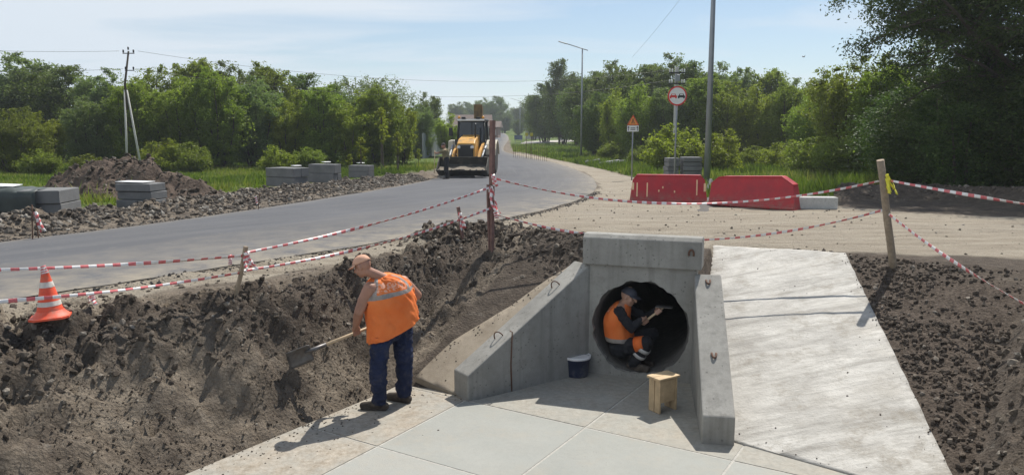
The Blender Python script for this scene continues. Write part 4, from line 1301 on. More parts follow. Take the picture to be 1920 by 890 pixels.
def along(st, f):
    return st[1].lerp(st[2], f)
def f_at(st, v):
    """fraction up the stake whose picture row is v"""
    lo_, hi_ = 0, 1
    for _ in range(30):
        m = .5 * (lo_ + hi_); p = along(st, m); x = p - Vector((0, 0, CAMZ))
        dd = x.y * CP - x.z * SP; yc = x.y * SP + x.z * CP
        if 445 - FPX * yc / dd > v: lo_ = m
        else: hi_ = m
    return .5 * (lo_ + hi_)
def tape(p0, p1, sag, label, width=.040, stripe=.066, seed=0, twist=1.5, fade=0.0, group='red and white barrier tapes'):
    rg = random.Random(seed)
    L = (p1 - p0).length; n = max(8, int(L / (stripe / 2)))
    d = (p1 - p0).normalized(); hor = Vector((-d.y, d.x, 0)).normalized()
    vs = []; fs = []; mi = []
    ph = rg.uniform(0, 6)
    for i in range(n + 1):
        f = i / n
        c = p0.lerp(p1, f) + Vector((0, 0, -sag * 4 * f * (1 - f)))
        a = .55 * math.sin(ph + f * L * twist) + .35 * math.sin(2.3 * ph + f * L * twist * 2.7)
        w_ = width * .5 * (1 - .35 * abs(math.sin(ph + 1.1 * f * L)))
        up = Vector((0, 0, 1)) * math.cos(a) + hor * math.sin(a)
        vs += [c - up * w_, c + hor * .0015 , c + up * w_]
    for i in range(n):
        fs += [(3 * i, 3 * i + 3, 3 * i + 4, 3 * i + 1), (3 * i + 1, 3 * i + 4, 3 * i + 5, 3 * i + 2)]
        mi += [(i // 2) % 2] * 2
    o = mesh_np('barrier_tape', np.array([v[:] for v in vs]), fs, [M['twhite'], M['tred']], midx=mi, smooth=True)
    md = o.modifiers.new('th', 'SOLIDIFY'); md.thickness = .0012
    return tag(o, label, 'barrier tape', group)
tape(along(ST5, .93), along(ST1, f_at(ST1, 479)), .03, 'upper striped tape from the left edge past the orange cone', seed=1)
tape(along(ST5, .45), along(ST1, f_at(ST1, 511)), .05, 'lower striped tape from the left edge across the cone foot', seed=2)
tape(along(ST1, f_at(ST1, 474)), along(ST2, f_at(ST2, 350)), .07, 'upper striped tape rising from short grey stake to tall reddish stake', seed=3)
tape(along(ST1, f_at(ST1, 508)), along(ST2, f_at(ST2, 389)), .10, 'lower striped tape from short grey stake to the tall reddish stake', seed=4)
tape(along(ST2, f_at(ST2, 333)), along(ST4, f_at(ST4, 338)), .335, 'long sagging tape crossing in front of the red barriers', seed=5)
tape(along(ST2, f_at(ST2, 400)), along(ST4, f_at(ST4, 392)), .40, 'lower sagging tape that dips behind the culvert cap', seed=6)
tape(along(ST4, f_at(ST4, 336)), along(ST6, .62), .02, 'upper tape running from ribboned stake to the right edge', seed=7)
q_ = ony(2080, 650, 6.3)
tape(along(ST4, f_at(ST4, 398)), q_, .10, 'slack lower tape falling to the right over dark gravel', seed=8, width=.045)
stake('stake', (2085, 760), (2080, 640), .03, M['wood_grey'], 'low stake beyond the right edge holding slack tape')
def tails(name, p, n, ln, mats, label, cat, seed, dirx=.3, parent=None):
    rg = random.Random(seed); vs = []; fs = []; mi = []
    for k in range(n):
        c = Vector(p) + Vector((rg.uniform(-.02, .02), -.045, rg.uniform(-.03, .03))); d = Vector((rg.uniform(-.2, 1) * dirx, rg.uniform(-.3, .1), -1)).normalized()
        m = 6; L = ln * rg.uniform(.6, 1.1); b = len(vs)
        for i in range(m + 1):
            a = rg.uniform(-.6, .6) + k
            s_ = Vector((math.cos(a), math.sin(a), .25)) * .021
            vs += [c - s_, c + s_]
            d = (d + Vector((rg.uniform(-.5, .5) * .5 + .08, rg.uniform(-.3, .3), -.12))).normalized(); c = c + d * (L / m)
        for i in range(m):
            fs.append((b + 2 * i, b + 2 * i + 2, b + 2 * i + 3, b + 2 * i + 1)); mi.append((i + k) % len(mats))
    o = mesh_np(name, np.array([v[:] for v in vs]), fs, mats, midx=mi, smooth=True)
    md = o.modifiers.new('th', 'SOLIDIFY'); md.thickness = .0012
    return tag(o, label, cat)
TM = [M['twhite'], M['tred']]
tails('tape_ends', along(ST1, f_at(ST1, 476)) + Vector((.04, 0, 0)), 4, .20, TM, 'fluttering tape ends tied to the short grey stake', 'tape ends', 1)
tails('tape_ends', along(ST1, f_at(ST1, 480)) + Vector((-.12, 0, 0)), 2, .07, TM, 'small knotted tape scrap left of the short grey stake', 'tape ends', 7)
tails('tape_ends', along(ST2, f_at(ST2, 330)), 4, .18, TM, 'bunched tape knotted halfway up the tall reddish stake', 'tape ends', 2, .2)
tails('tape_ends', along(ST2, f_at(ST2, 352)) + Vector((-.02, 0, 0)), 4, .42, TM, 'long tape ends hanging along the tall reddish stake', 'tape ends', 3, .1)
tails('tape_ends', along(ST2, f_at(ST2, 393)) + Vector((.05, 0, 0)), 3, .16, TM, 'short tape ends low on the tall reddish stake', 'tape ends', 4, .2)
tails('tape_ends', along(ST3, f_at(ST3, 400)) + Vector((.02, 0, 0)), 3, .26, TM, 'tape ends on the short brown leaning stake', 'tape ends', 5)
tails('tape_ends', ghit(345 / 2.02, 578) + Vector((0, .05, .12)), 3, .10, TM, 'torn tape scrap on the dirt right of the cone', 'tape ends', 6)
tails('tape_ends', along(ST5, .9).lerp(along(ST1, f_at(ST1, 479)), .36), 2, .1, TM, 'tape scrap dangling from upper tape left of cone', 'tape ends', 9)
tails('tape_ends', ghit(75, 450) + Vector((0, 0, .45)), 3, .40, TM, 'faded tape hanging on a rod in the left rubble', 'tape ends', 11)
tails('tape_ends', ghit(482, 392) + Vector((0, 0, .3)), 2, .25, TM, 'faded tape scrap on the rod by the two-block stack', 'tape ends', 12)
tails('yellow_ribbon', along(ST4, f_at(ST4, 330)) + Vector((.04, 0, 0)), 6, .26, [M['ribbon_yellow']], 'bright yellow ribbon tied to the thick right stake', 'ribbon', 8, .5)

# ------------------------------------------------------------------ traffic cone
p = ghit(96, 596)
cone = empty('traffic_cone', p, R(20), 'weathered orange traffic cone with two dirty white bands', 'traffic cone')
cone.rotation_euler = (0, R(-2.5), R(22)); cone.scale = (.84, .84, .84)
def crad(z): return .135 + (.030 - .135) * (z - .04) / (.52 - .04)
mb = MB(); mb.lathe([(crad(z), z) for z in (.035, .1, .2, .3, .4, .505)] + [(.036, .51), (.036, .535), (.02, .545)], n=28); mb.build('cone_body', M['cone'], cone)
mb = MB()
mb.prism([(-.19, -.13), (-.13, -.19), (.13, -.19), (.19, -.13), (.19, .13), (.13, .19), (-.13, .19), (-.19, .13)], (0, 0, 0), (1, 0, 0), (0, 1, 0), (0, 0, 1), .022)
mb.lathe([(.185, .022), (.15, .05), (.128, .085)], n=28, cap0=False, cap1=False)
mb.build('base', M['cone'], cone)
for z0, z1 in ((.135, .185), (.335, .395)):
    mb = MB(); mb.lathe([(crad(z0) + .003, z0), (crad(z1) + .003, z1)], n=28, cap0=False, cap1=False); mb.build('reflective_band', M['cone_white'], cone)

# ------------------------------------------------------------------ pail and wooden stool by the pipe
p = onz(1081, 702, ZF + .005)
pail = empty('pail', p, .3, 'navy plastic pail with a white lid in the culvert corner', 'pail')
mb = MB(); mb.lathe([(.135, 0), (.142, .012), (.158, .205), (.165, .207), (.165, .222), (.16, .226)], n=32); mb.build('body', M['pail'], pail)
mb = MB(); mb.lathe([(.168, .218), (.172, .222), (.172, .247), (.160, .250), (.150, .242)], n=32); mb.build('lid', M['lid'], pail)
mb = MB(); mb.tube([(.172 * math.cos(a), .172 * math.sin(a) * .55 - .0, .20 - .09 * math.sin(a) * .9) for a in np.linspace(math.pi, 2 * math.pi, 13)], .003, 5)
o = mb.build('handle', M['galv'], pail); 
sz_ = .385
cA, cB, cC = onz(1211, 702.5, ZF + sz_), onz(1238, 711.5, ZF + sz_), onz(1277, 702, ZF + sz_)
ls, lw = (cC - cB).length, (cA - cB).length
ang_ = math.atan2((cC - cB).y, (cC - cB).x); ctr = (cA + cC) / 2
st_ = empty('wooden_stool', Vector((ctr.x, ctr.y, ZF + .005)), ang_, 'small tall box stool of pale planks before the pipe', 'stool')
sz_ -= .005
mb = MB()
for k in range(2): mb.box((0, (k - .5) * lw / 2, sz_ - .012), (ls, lw / 2 - .004, .024), bev=.003)
mb.build('seat', M['wood_pale'], st_)
for sx in (-1, 1):
    mb = MB()
    for k in range(2): mb.box((sx * (ls / 2 - .035), (k - .5) * (lw / 2 - .012), (sz_ - .026) / 2), (.022, lw / 2 - .02, sz_ - .026), bev=.003)
    mb.build('side_board', M['wood_pale'], st_)
for sy in (-1, 1):
    mb = MB(); mb.box((0, sy * (lw / 2 - .03), sz_ * .60), (ls - .10, .02, sz_ * .62), bev=.003); mb.build('long_board', M['wood_pale'], st_)
p = ghit(1232, 768); mb = MB(); mb.box((0, 0, .012), (.045, .03, .02), rot=.4, bev=.006)
o = mb.build('white_scrap', M['plastic_sheet']); o.location = onz(1227, 769, ZF + .004); tag(o, 'scrap of white paper on the floor by the stool', 'scrap')

# ------------------------------------------------------------------ red water barriers
def barrier(pL, pR, depth, hgt, label, kind):
    p = (pL + pR) / 2; d = pR - pL; L = d.length
    rz = math.atan2(d.y, d.x)
    r = empty('road_barrier', p, rz, label, 'road barrier', 'red plastic road barriers')
    b = depth
    if kind == 0:
        prof = [(-L / 2, 0), (-L / 2 + .02, .10), (-L / 2 + .08, hgt * .80), (-L / 2 + .19, hgt), (L / 2 - .19, hgt), (L / 2 - .08, hgt * .80), (L / 2 - .02, .10), (L / 2, 0)]
    else:
        prof = [(-L / 2, 0), (-L / 2 + .0, .10), (-L / 2 + .02, hgt * .70), (-L / 2 + .20, hgt * .90), (-L / 2 + .35, hgt * .93), (L / 2 - .38, hgt), (L / 2 - .09, hgt * .76), (L / 2 - .02, .10), (L / 2, 0)]
    m = MB()
    def half(z): 
        f = z / hgt
        return b * (.5 - .27 * min(1, f / .95) ** .8)
    n = len(prof)
    fr = [(x, -half(z), z) for x, z in prof]; bk = [(x, half(z), z) for x, z in prof]
    # front and back split into strips so the wall follows its taper
    fs = []
    for i in range(n // 2 - (0 if n % 2 == 0 else 0)):
        pass
    rows = []
    zs = [0, .09, .12, .3 * hgt, .55 * hgt, .7 * hgt, .8 * hgt, .88 * hgt, .95 * hgt, hgt]
    def span(z):
        xs = []
        for i in range(n):
            a, c = prof[i], prof[(i + 1) % n]
            if (a[1] - z) * (c[1] - z) <= 0 and abs(a[1] - c[1]) > 1e-6:
                t = (z - a[1]) / (c[1] - a[1]); xs.append(a[0] + (c[0] - a[0]) * t)
        return (min(xs), max(xs)) if xs else (-.1, .1)
    K = 16; vs = []
    for z in zs:
        x0, x1 = span(z)
        h = half(z) - (.03 if .12 <= z < .9 * hgt else 0) * 0
        row = []
        for k in range(K + 1):
            x = x0 + (x1 - x0) * k / K
            row.append(len(vs)); vs.append((x, -h, z))
        for k in range(K + 1):
            x = x1 + (x0 - x1) * k / K
            row.append(len(vs)); vs.append((x, h, z))
        rows.append(row)
    for i in range(len(rows) - 1):
        a, c = rows[i], rows[i + 1]; q = len(a)
        for k in range(q):
            fs.append((a[k], a[(k + 1) % q], c[(k + 1) % q], c[k]))
    fs.append(tuple(rows[0])[::-1])
    tp = rows[-1]
    for k in range(K): fs.append((tp[k], tp[k + 1], tp[2 * K + 1 - k - 1], tp[2 * K + 1 - k]))
    m.add(vs, fs, 0, False)
    body = m.build('body', M['red'], r); bevel(body, .02, 2)
    # rolled rim along the top, feet, painted sunlit slots
    m = MB(); 
    pts = [(x, 0, z + .006) for x, z in prof if z > .5 * hgt]
    for i in range(len(pts) - 1):
        a, c = Vector(pts[i]), Vector(pts[i + 1]); ha, hc = half(a.z) + .012, half(c.z) + .012
        m.hexa([a + Vector((0, -ha, -.03)), c + Vector((0, -hc, -.03)), c + Vector((0, hc, -.03)), a + Vector((0, ha, -.03))], [a + Vector((0, -ha, .012)), c + Vector((0, -hc, .012)), c + Vector((0, hc, .012)), a + Vector((0, ha, .012))])
    rim = m.build('rim', M['red'], r); bevel(rim, .008, 2)
    m = MB(); m.box((0, 0, .035), (L * .985, b * 1.10, .07), bev=.02); m.build('foot', M['red'], r)
    if kind == 0:
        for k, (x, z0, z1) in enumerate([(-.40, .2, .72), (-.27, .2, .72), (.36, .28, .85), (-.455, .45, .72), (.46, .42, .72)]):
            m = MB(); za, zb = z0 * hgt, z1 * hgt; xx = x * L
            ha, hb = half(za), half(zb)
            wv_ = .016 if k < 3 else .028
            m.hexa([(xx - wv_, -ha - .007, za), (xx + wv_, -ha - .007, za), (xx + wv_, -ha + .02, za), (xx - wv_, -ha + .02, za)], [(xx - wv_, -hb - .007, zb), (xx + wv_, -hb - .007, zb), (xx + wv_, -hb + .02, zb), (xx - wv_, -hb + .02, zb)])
            m.build('sunlit_slot', M['pale_slot'] if k != 2 else M['pale_slot'], r)  # pale strips painted as sunlight in the slots
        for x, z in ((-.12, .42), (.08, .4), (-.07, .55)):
            m = MB(); h = half(z * hgt); m.sphere((x * L, -h - .002, z * hgt), (.02, .008, .035), 10); m.build('pale_spot', M['pale_slot'], r)  # small pale spots on the front face
    else:
        m = MB(); m.lathe([(.05, 0), (.05, .025), (.03, .03)], (0.08 * L, 0, hgt * .93), 16); m.build('filler_cap', M['red'], r)
        m = MB(); m.box((-L * .40, -b * .56, .10), (.30, .05, .10), bev=.02); m.build('drain_lug', M['red'], r)
    return r
barrier(hit(1180, 377), hit(1326, 379), .44, .70, 'smaller red plastic barrier with pale vertical slots', 0)
barrier(hit(1336, 384), hit(1497, 393), .50, .76, 'larger smooth red plastic barrier with its right corner cut off', 1)

# ------------------------------------------------------------------ lamp posts
def lamp(p, hgt, r0, r1, arm, label, group=None, arm_ang=0.0, plate=True):
    r = empty('street_lamp', p, arm_ang, label, 'street lamp', group)
    m = MB(); m.tube([(0, 0, -.1), (0, 0, hgt * .5), (0, 0, hgt)], [r0, (r0 + r1) / 2, r1], 10); m.build('pole', M['galv'], r)
    m = MB(); m.lathe([(r0 * 1.9, .0), (r0 * 1.9, .03), (r0 * 1.15, .05), (r0 * 1.1, .22)], n=12)
    for k in range(4): m.lathe([(.016, .03), (.016, .08)], (r0 * 1.6 * math.cos(.785 + 1.5708 * k), r0 * 1.6 * math.sin(.785 + 1.5708 * k), 0), 6)
    m.build('base_flange', M['galv'], r)
    if arm:
        m = MB(); m.tube([(.45, 0, hgt - .12), (0, 0, hgt + .02), (-1.3, 0, hgt + .42)], [.035, .04, .035], 8); m.build('arm', M['galv'], r)
        m = MB(); m.box((-1.62, 0, hgt + .50), (.75, .22, .07), rot=Matrix.Rotation(R(16), 3, 'Y'), bev=.02); m.build('lamp_head', M['sign_back'], r)
    return r
p = hit(1325, 347); lamp(p, 9.0, .125, .075, True, 'tall thick grey lamp post standing right of the smaller barrier', arm_ang=0)
p = Vector((ony(1090, 250, 63).x, 63, float(base(63)))); hh = ony(1090, 92, 63).z - p.z
lamp(p, hh, .085, .055, True, 'slender lamp post with sloping arm before the right wood')
for (u, y, tp, lb_) in ((975, 158, 190, 'far lamp post over the bend, nearer the road'), (1033, 170, 206, 'far lamp post standing against dark trees')):
    q = ony(u, 250, y); p = Vector((q.x, y, float(base(y)))); lamp(p, ony(u, tp, y).z - p.z, .10, .07, True, lb_)
# white wedge at the foot of the post
p = hit(1335, 366); m = MB()
r = empty('concrete_wedge', p, .2, 'small white triangular block at the lamp post foot', 'block')
m.prism([(-.20, 0), (.20, 0), (.19, .20), (-.02, .50)], (0, 0, 0), (1, 0, 0), (0, 0, 1), (0, 1, 0), .16); bevel(m.build('block', M['old_white'], r), .015)

# ------------------------------------------------------------------ road signs
def disc(m, c, r, y, mi, n=40, d=.004):
    m.lathe([(r, 0), (r, d)], (c[0], y, c[1]), n, mi, False, Matrix(((1, 0, 0), (0, 0, -1), (0, 1, 0))))
y_ = 27.0
q = ony(1270, 180, y_); p = Vector((q.x, y_, float(base(y_))))
r = empty('road_sign', p, R(2), 'round no-overtaking sign with red and black cars on a post', 'road sign')
hz = q.z - p.z; rad = .345
m = MB(); m.tube([(0, .05, -.1), (0, .05, hz + .28)], .032, 10); m.build('post', M['galv'], r)
m = MB(); disc(m, (0, hz), rad, 0, 0); 
plate = m.build('sign_plate', M['sign_red'], r)
m = MB(); disc(m, (0, hz), rad * .845, -.005, 0, d=.003); m.build('sign_face', M['sign_white'], plate)
def car(m, cx, cz, s, y):
    body = [(-.5, -.18), (-.5, .06), (-.36, .10), (-.27, .34), (.27, .34), (.36, .10), (.5, .06), (.5, -.18)]
    m.prism([(cx + x * s, cz + z * s) for x, z in body], (0, y, 0), (1, 0, 0), (0, 0, 1), (0, -1, 0), .003)
    for x in (-.36, .36): m.prism([(cx + (x - .1) * s, cz - .30 * s), (cx + (x + .1) * s, cz - .30 * s), (cx + (x + .1) * s, cz - .17 * s), (cx + (x - .1) * s, cz - .17 * s)], (0, y, 0), (1, 0, 0), (0, 0, 1), (0, -1, 0), .003)
m = MB(); car(m, -.145, hz - .01, .26, -.008); m.build('red_car_symbol', M['sign_red'], plate)
m = MB(); car(m, .145, hz - .01, .26, -.008); m.build('black_car_symbol', M['sign_black'], plate)
m = MB(); m.box((-.145, -.012, hz + .045), (.11, .003, .04)); m.build('car_window', M['sign_white'], plate); m = MB(); m.box((.145, -.012, hz + .045), (.11, .003, .04)); m.build('car_window', M['sign_white'], plate)

y_ = 33.0
q = ony(1187, 228, y_); p = Vector((q.x, y_, float(base(y_))))
r = empty('road_sign', p, R(-4), 'orange triangular warning sign above a white distance plate', 'road sign')
hz = q.z - p.z; k_ = .70
m = MB(); m.tube([(0, .05, -.1), (0, .05, hz + .25)], .03, 10); m.build('post', M['galv'], r)
def tri(s): s = s * .70; return [(-s * .5, -s * .30), (s * .5, -s * .30), (0, s * .566)]
m = MB(); m.prism(tri(.74), (0, .01, hz), (1, 0, 0), (0, 0, 1), (0, -1, 0), .012); plate = m.build('warning_plate', M['sign_red'], r)
m = MB(); m.prism(tri(.60), (0, -.003, hz - .01), (1, 0, 0), (0, 0, 1), (0, -1, 0), .003); m.build('sign_face', M['sign_orange'], plate)
m = MB()
m.prism([(-.07, -.09), (-.035, -.09), (-.012, .02), (-.012, .12), (-.035, .12), (-.035, .03)], (0, -.008, hz), (1, 0, 0), (0, 0, 1), (0, -1, 0), .003)
m.prism([(.07, -.09), (.035, -.09), (.012, .02), (.012, .12), (.035, .12), (.035, .03)][::-1], (0, -.008, hz), (1, 0, 0), (0, 0, 1), (0, -1, 0), .003)
m.build('warning_symbol', M['sign_black'], plate)
m = MB(); m.box((0, .0, hz - .305), (.50, .014, .26), bev=.004); pl2 = m.build('distance_plate', M['sign_white'], r)
m = MB()
for sx in (-1, 1):
    m.box((sx * .19, -.010, hz - .33), (.025, .003, .14))
    m.prism([(-.045, 0), (.045, 0), (0, .07)], (sx * .19, -.0085, hz - .27), (1, 0, 0), (0, 0, 1), (0, -1, 0), .003)
m.build('arrows', M['sign_black'], pl2)
m = MB(); m.box((0, -.010, hz - .28), (.21, .003, .03)); m.box((0, -.010, hz - .345), (.21, .003, .03)); m.build('plate_lines', M['sign_black'], pl2)

# ------------------------------------------------------------------ utility poles and wires
y_ = 33.0
q = ony(245, 330, y_); p = Vector((q.x, y_, float(base(y_))))
topz_ = ony(241, 96, y_).z
r = empty('utility_pole', p, 0, 'dark utility pole with two pale bracing legs behind the soil heap', 'utility pole')
hh = topz_ - p.z; xt = ony(241, 96, y_).x - p.x; hb = ony(246, 180, y_).z - p.z
m = MB(); m.tube([(.06, 0, hb - .6), (.03, 0, hb + .5), (xt, 0, hh)], [.055, .05, .038], 8); m.build('pole', M['bark'], r)
for sx, v in ((-.07, -1), (.50, 1)):
    m = MB(); m.tube([(sx, .15 * v, -.2), (.045 + .04 * v, .02 * v, hb + .25)], [.05, .038], 8); m.build('leg', M['pole_conc'], r)
m = MB(); m.box((xt, -.02, hh - .10), (.50, .035, .035)); m.box((xt + .0, -.02, hh - .82), (.40, .035, .035)); ca = m.build('crossarm', M['black'], r)
for x, z in ((-.22, 0), (.22, 0), (0, .12), (-.17, -.72), (.17, -.72)):
    m = MB(); m.lathe([(.03, 0), (.04, .03), (.03, .06), (.04, .09), (.02, .13)], (xt + x, -.02, hh - .07 + z), 8); m.build('insulator', M['black'], ca)
LP = Vector((p.x + xt, y_, p.z + hh))
y_ = 47.0
q = ony(1264, 300, y_); p = Vector((q.x, y_, float(base(y_)))); hh = ony(1264, 126, y_).z - p.z
r = empty('utility_pole', p, 0, 'concrete utility pole with white insulators behind the no-overtaking sign', 'utility pole')
m = MB(); m.box((0, 0, hh / 2), (.2, .2, hh), bev=.02); m.build('pole', M['pole_conc'], r)
m = MB(); m.box((0, -.13, hh - .35), (1.0, .07, .07)); m.box((0, -.13, hh - 1.0), (1.0, .07, .07)); ca = m.build('crossarm', M['black'], r)
m = MB(); m.box((0.0, -.22, hh - .68), (.30, .16, .42), bev=.02); m.build('switch_box', M['sign_back'], r)
for z in (-.35, -1.0):
    for x in (-.45, -.3, .3, .45):
        m = MB(); m.lathe([(.035, 0), (.055, .05), (.035, .1), (.055, .14), (.02, .2)], (x, -.13, hh + z + .03), 8); m.build('insulator', M['white_paint'], ca)
RP = Vector((p.x, y_, p.z + hh))
def wire(a, b, sag, label, r_=.006):
    m = MB(); m.tube([a.lerp(b, k / 20) + Vector((0, 0, -sag * 4 * (k / 20) * (1 - k / 20))) for k in range(21)], r_, 4)
    tag(m.build('wire', M['wire']), label, 'wire', 'overhead wires')
far = Vector((-34, 26, LP.z + .8))
wire(LP + Vector((-.4, 0, .0)), far, .5, 'overhead wire left of the braced pole, upper')
wire(LP + Vector((-.28, 0, -.75)), far + Vector((0, 0, -.8)), .6, 'overhead wire left of the braced pole, lower')
wire(LP + Vector((.4, 0, .0)), RP + Vector((-.3, -.13, -.15)), 1.0, 'upper overhead wire crossing the gap above the road')
wire(LP + Vector((.28, 0, -.75)), RP + Vector((-.45, -.13, -.8)), 1.1, 'lower overhead wire crossing the gap above the road')
wire(ony(1185, 108, 60), ony(1290, -20, 40), .1, 'thin wire slanting up above the right wood', .007)

# ------------------------------------------------------------------ concrete block stacks
def block(c, d, rz, mat, label, group, tilt=0.0):
    o = MB().box((0, 0, 0), d, bev=.012).build('concrete_block', mat)
    o.location = c; o.rotation_euler = (0, tilt, rz)
    return tag(o, label, 'concrete block', group)
LV = ['bottom', 'middle', 'upper', 'topmost']
def stack(u, v, rz, nx_, nz_, d, desc, group, mat=None, skip=(), jit=.02, lift=0.0, sheet=False):
    p = hit(u, v); rr = random.Random(u)
    names = {1: [''], 2: ['left', 'right'], 3: ['left', 'central', 'right']}[nx_]
    lv = {1: ['only'], 2: ['bottom', 'top'], 3: ['bottom', 'middle', 'top'], 6: ['bottom', 'second', 'third', 'fourth', 'fifth', 'top']}[nz_]
    for k in range(nz_):
        for i in range(nx_):
            if (i, k) in skip: continue
            off = Vector(((i - (nx_ - 1) / 2) * (d[0] + .012) + rr.uniform(-jit, jit), rr.uniform(-jit, jit) * 2 + d[1] / 2, 0))
            off = Matrix.Rotation(rz, 3, 'Z') @ off
            block(p + off + Vector((0, 0, lift + d[2] / 2 + k * (d[2] + .012))), d, rz + rr.uniform(-.02, .02), mat or M['block'],
                  ' '.join(('%s%s grey concrete block %s' % (lv[k], ' ' + names[i] if names[i] else '', desc)).split()), group)
    return p, rz, nx_ * d[0], nz_ * d[2]
stack(76, 408, R(9), 1, 2, (.80, 1.0, .27), 'of the leftmost roadside stack', 'blocks of the leftmost stack')
stack(0, 408, R(12), 1, 2, (.50, 1.0, .27), 'under a dark shade sheet at the left edge', 'blocks at the left edge')
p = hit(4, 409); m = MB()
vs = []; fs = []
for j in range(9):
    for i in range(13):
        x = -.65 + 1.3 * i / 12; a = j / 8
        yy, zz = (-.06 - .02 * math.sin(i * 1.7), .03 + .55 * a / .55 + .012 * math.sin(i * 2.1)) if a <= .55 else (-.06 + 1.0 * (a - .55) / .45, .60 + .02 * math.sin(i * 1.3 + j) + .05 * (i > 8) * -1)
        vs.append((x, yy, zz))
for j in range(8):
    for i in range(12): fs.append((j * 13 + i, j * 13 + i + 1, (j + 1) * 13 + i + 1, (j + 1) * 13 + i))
o = mesh_np('shade_sheet', np.array(vs), fs, M['shade_sheet'], smooth=True); o.location = p + Vector((0.05, -.05, 0)); o.rotation_euler = (0, 0, R(12))  # sheet added as the shaded long side of the stacked blocks
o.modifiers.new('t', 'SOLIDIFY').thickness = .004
tag(o, 'dark sheet painted as the shaded side of blocks, left edge', 'shade_sheet')
o = MB().box((0, 0, 0), (.42, .5, .012), bev=.004).build('plastic_sheet', M['plastic_sheet']); o.location = p + Vector((-.12, .40, .645)); o.rotation_euler = (.02, .05, R(12))
tag(o, 'white plastic sheet lying on top of the dark shade sheet', 'plastic sheet')
stack(252, 398, R(-12), 1, 3, (.86, .55, .17), 'of the stack in front of the soil heap', 'blocks before the soil heap', lift=.10)
o = MB().box((0, 0, 0), (.70, .42, .012), rot=0, bev=.003).build('plastic_sheet', M['plastic_sheet']); o.location = hit(246, 398) + Vector((-.0, .27, .665)); o.rotation_euler = (0, .01, R(-12))
tag(o, 'pale sheet lying on the stack before the soil heap', 'plastic sheet')
stack(566, 355, R(64), 2, 2, (.38, 1.25, .31), 'of the stack between heap and loader, nearest the heap', 'blocks of the second stack', lift=.10)
stack(634, 347, R(72), 2, 2, (.27, 1.15, .34), 'of the middle stack on the left verge', 'blocks of the middle stack', lift=.10)
stack(696, 338, R(70), 1, 2, (.5, 1.0, .26), 'of the low stack closest to the loader', 'blocks of the low stack', lift=.12)
for (u, v, dz, lb_) in ((548, 352, .76, 'scrap of white wrap on the second block stack'), (606, 345, .84, 'scrap of white wrap on the middle block stack'), (672, 335, .70, 'scrap of white wrap on the low block stack')):
    o = MB().box((0, 0, 0), (.30, .26, .03), rot=.7, bev=.012).build('white_wrap', M['plastic_sheet']); o.location = hit(u, v) + Vector((0, .6, dz)); tag(o, lb_, 'wrapping')
stack(1263, 346, R(3), 1, 6, (.42, .75, .16), 'in the narrow pile behind the smaller red barrier', 'kerb stones behind the barriers')
stack(1297, 346, R(-3), 1, 6, (.72, .75, .165), 'in the wide pile beside the lamp post', 'kerb stones behind the barriers')
block(hit(1530, 392) + Vector((0, .1, .14)), (.95, .35, .28), R(-6), M['old_white'], 'whitish concrete block lying right of the larger red barrier', None)
dbr = random.Random(9)
for i, (u, v, L_) in enumerate([(1098, 306, 1.3), (1112, 309, 1.0), (1128, 304, 1.5), (1142, 311, 1.4), (1160, 308, 1.1), (1176, 303, 1.2), (1195, 303, 1.0)]):
    p = hit(u, v)
    o = MB().box((0, 0, 0), (L_, .32, .2), bev=.03).build('concrete_slab', M['old_white'] if i in (3,) else M['block'])
    o.location = p + Vector((0, .2, .16 + .05 * (i % 2))); o.rotation_euler = (dbr.uniform(-.2, .2), dbr.uniform(-.16, .16), dbr.uniform(-.9, .9))
    tag(o, 'broken concrete piece dumped below the warning sign, %s from the left' % ORD[i], 'concrete slab', 'broken concrete below the warning sign')

# ------------------------------------------------------------------ soil heap
p = hit(225, 372)
n = 90; gx2, gy2 = np.meshgrid(np.linspace(-3.6, 3.6, n), np.linspace(-2.2, 2.6, 70))
def mound(x, y):
    h = .98 * np.exp(-((x + .1) / 1.25) ** 2 - ((y - .4) / 1.1) ** 2) + .50 * np.exp(-((x - 1.3) / 1.1) ** 2 - (y / .95) ** 2) + .50 * np.exp(-((x + 1.35) / .85) ** 2 - (y / .95) ** 2) + .22 * np.exp(-((x - 2.3) / .6) ** 2 - (y / .7) ** 2)
    h = h + (np.abs(fbm(x, y, f=1.3, o=4, seed=4)) * .35 - .08) * np.clip(h * 2, 0, 1) + .05 * fbm(x, y, f=6, o=3, seed=6) * np.clip(h * 3, 0, 1)
    ed_ = np.clip(np.minimum(3.6 - np.abs(x), np.minimum(y + 2.2, 2.6 - y)) / .6, 0, 1)
    return h * ed_
zz = mound(gx2, gy2) - .06
I2 = np.arange(n * 70).reshape(70, n); q4 = np.stack([I2[:-1, :-1], I2[:-1, 1:], I2[1:, 1:], I2[1:, :-1]], -1).reshape(-1, 4)
hp = empty('soil_heap', p, 0, 'brown heap of dug soil beside the road on the left', 'soil heap')
mesh_np('mound', np.stack([gx2.ravel(), gy2.ravel(), zz.ravel()], 1), q4, M['heap'], hp, smooth=True)
rg = np.random.default_rng(3); x = rg.uniform(-3, 3, 2600); y = rg.uniform(-2, 2.2, 2600); z = mound(x, y) - .06; k = z > .06
P = np.stack([x[k], y[k], z[k]], 1)
o = scatter('clods', P, sizes(rg, len(P), .015, .09, 2.8), M['clod'], 'x', T_COARSE); o.parent = hp
for kk in ('label', 'category'): del o[kk]

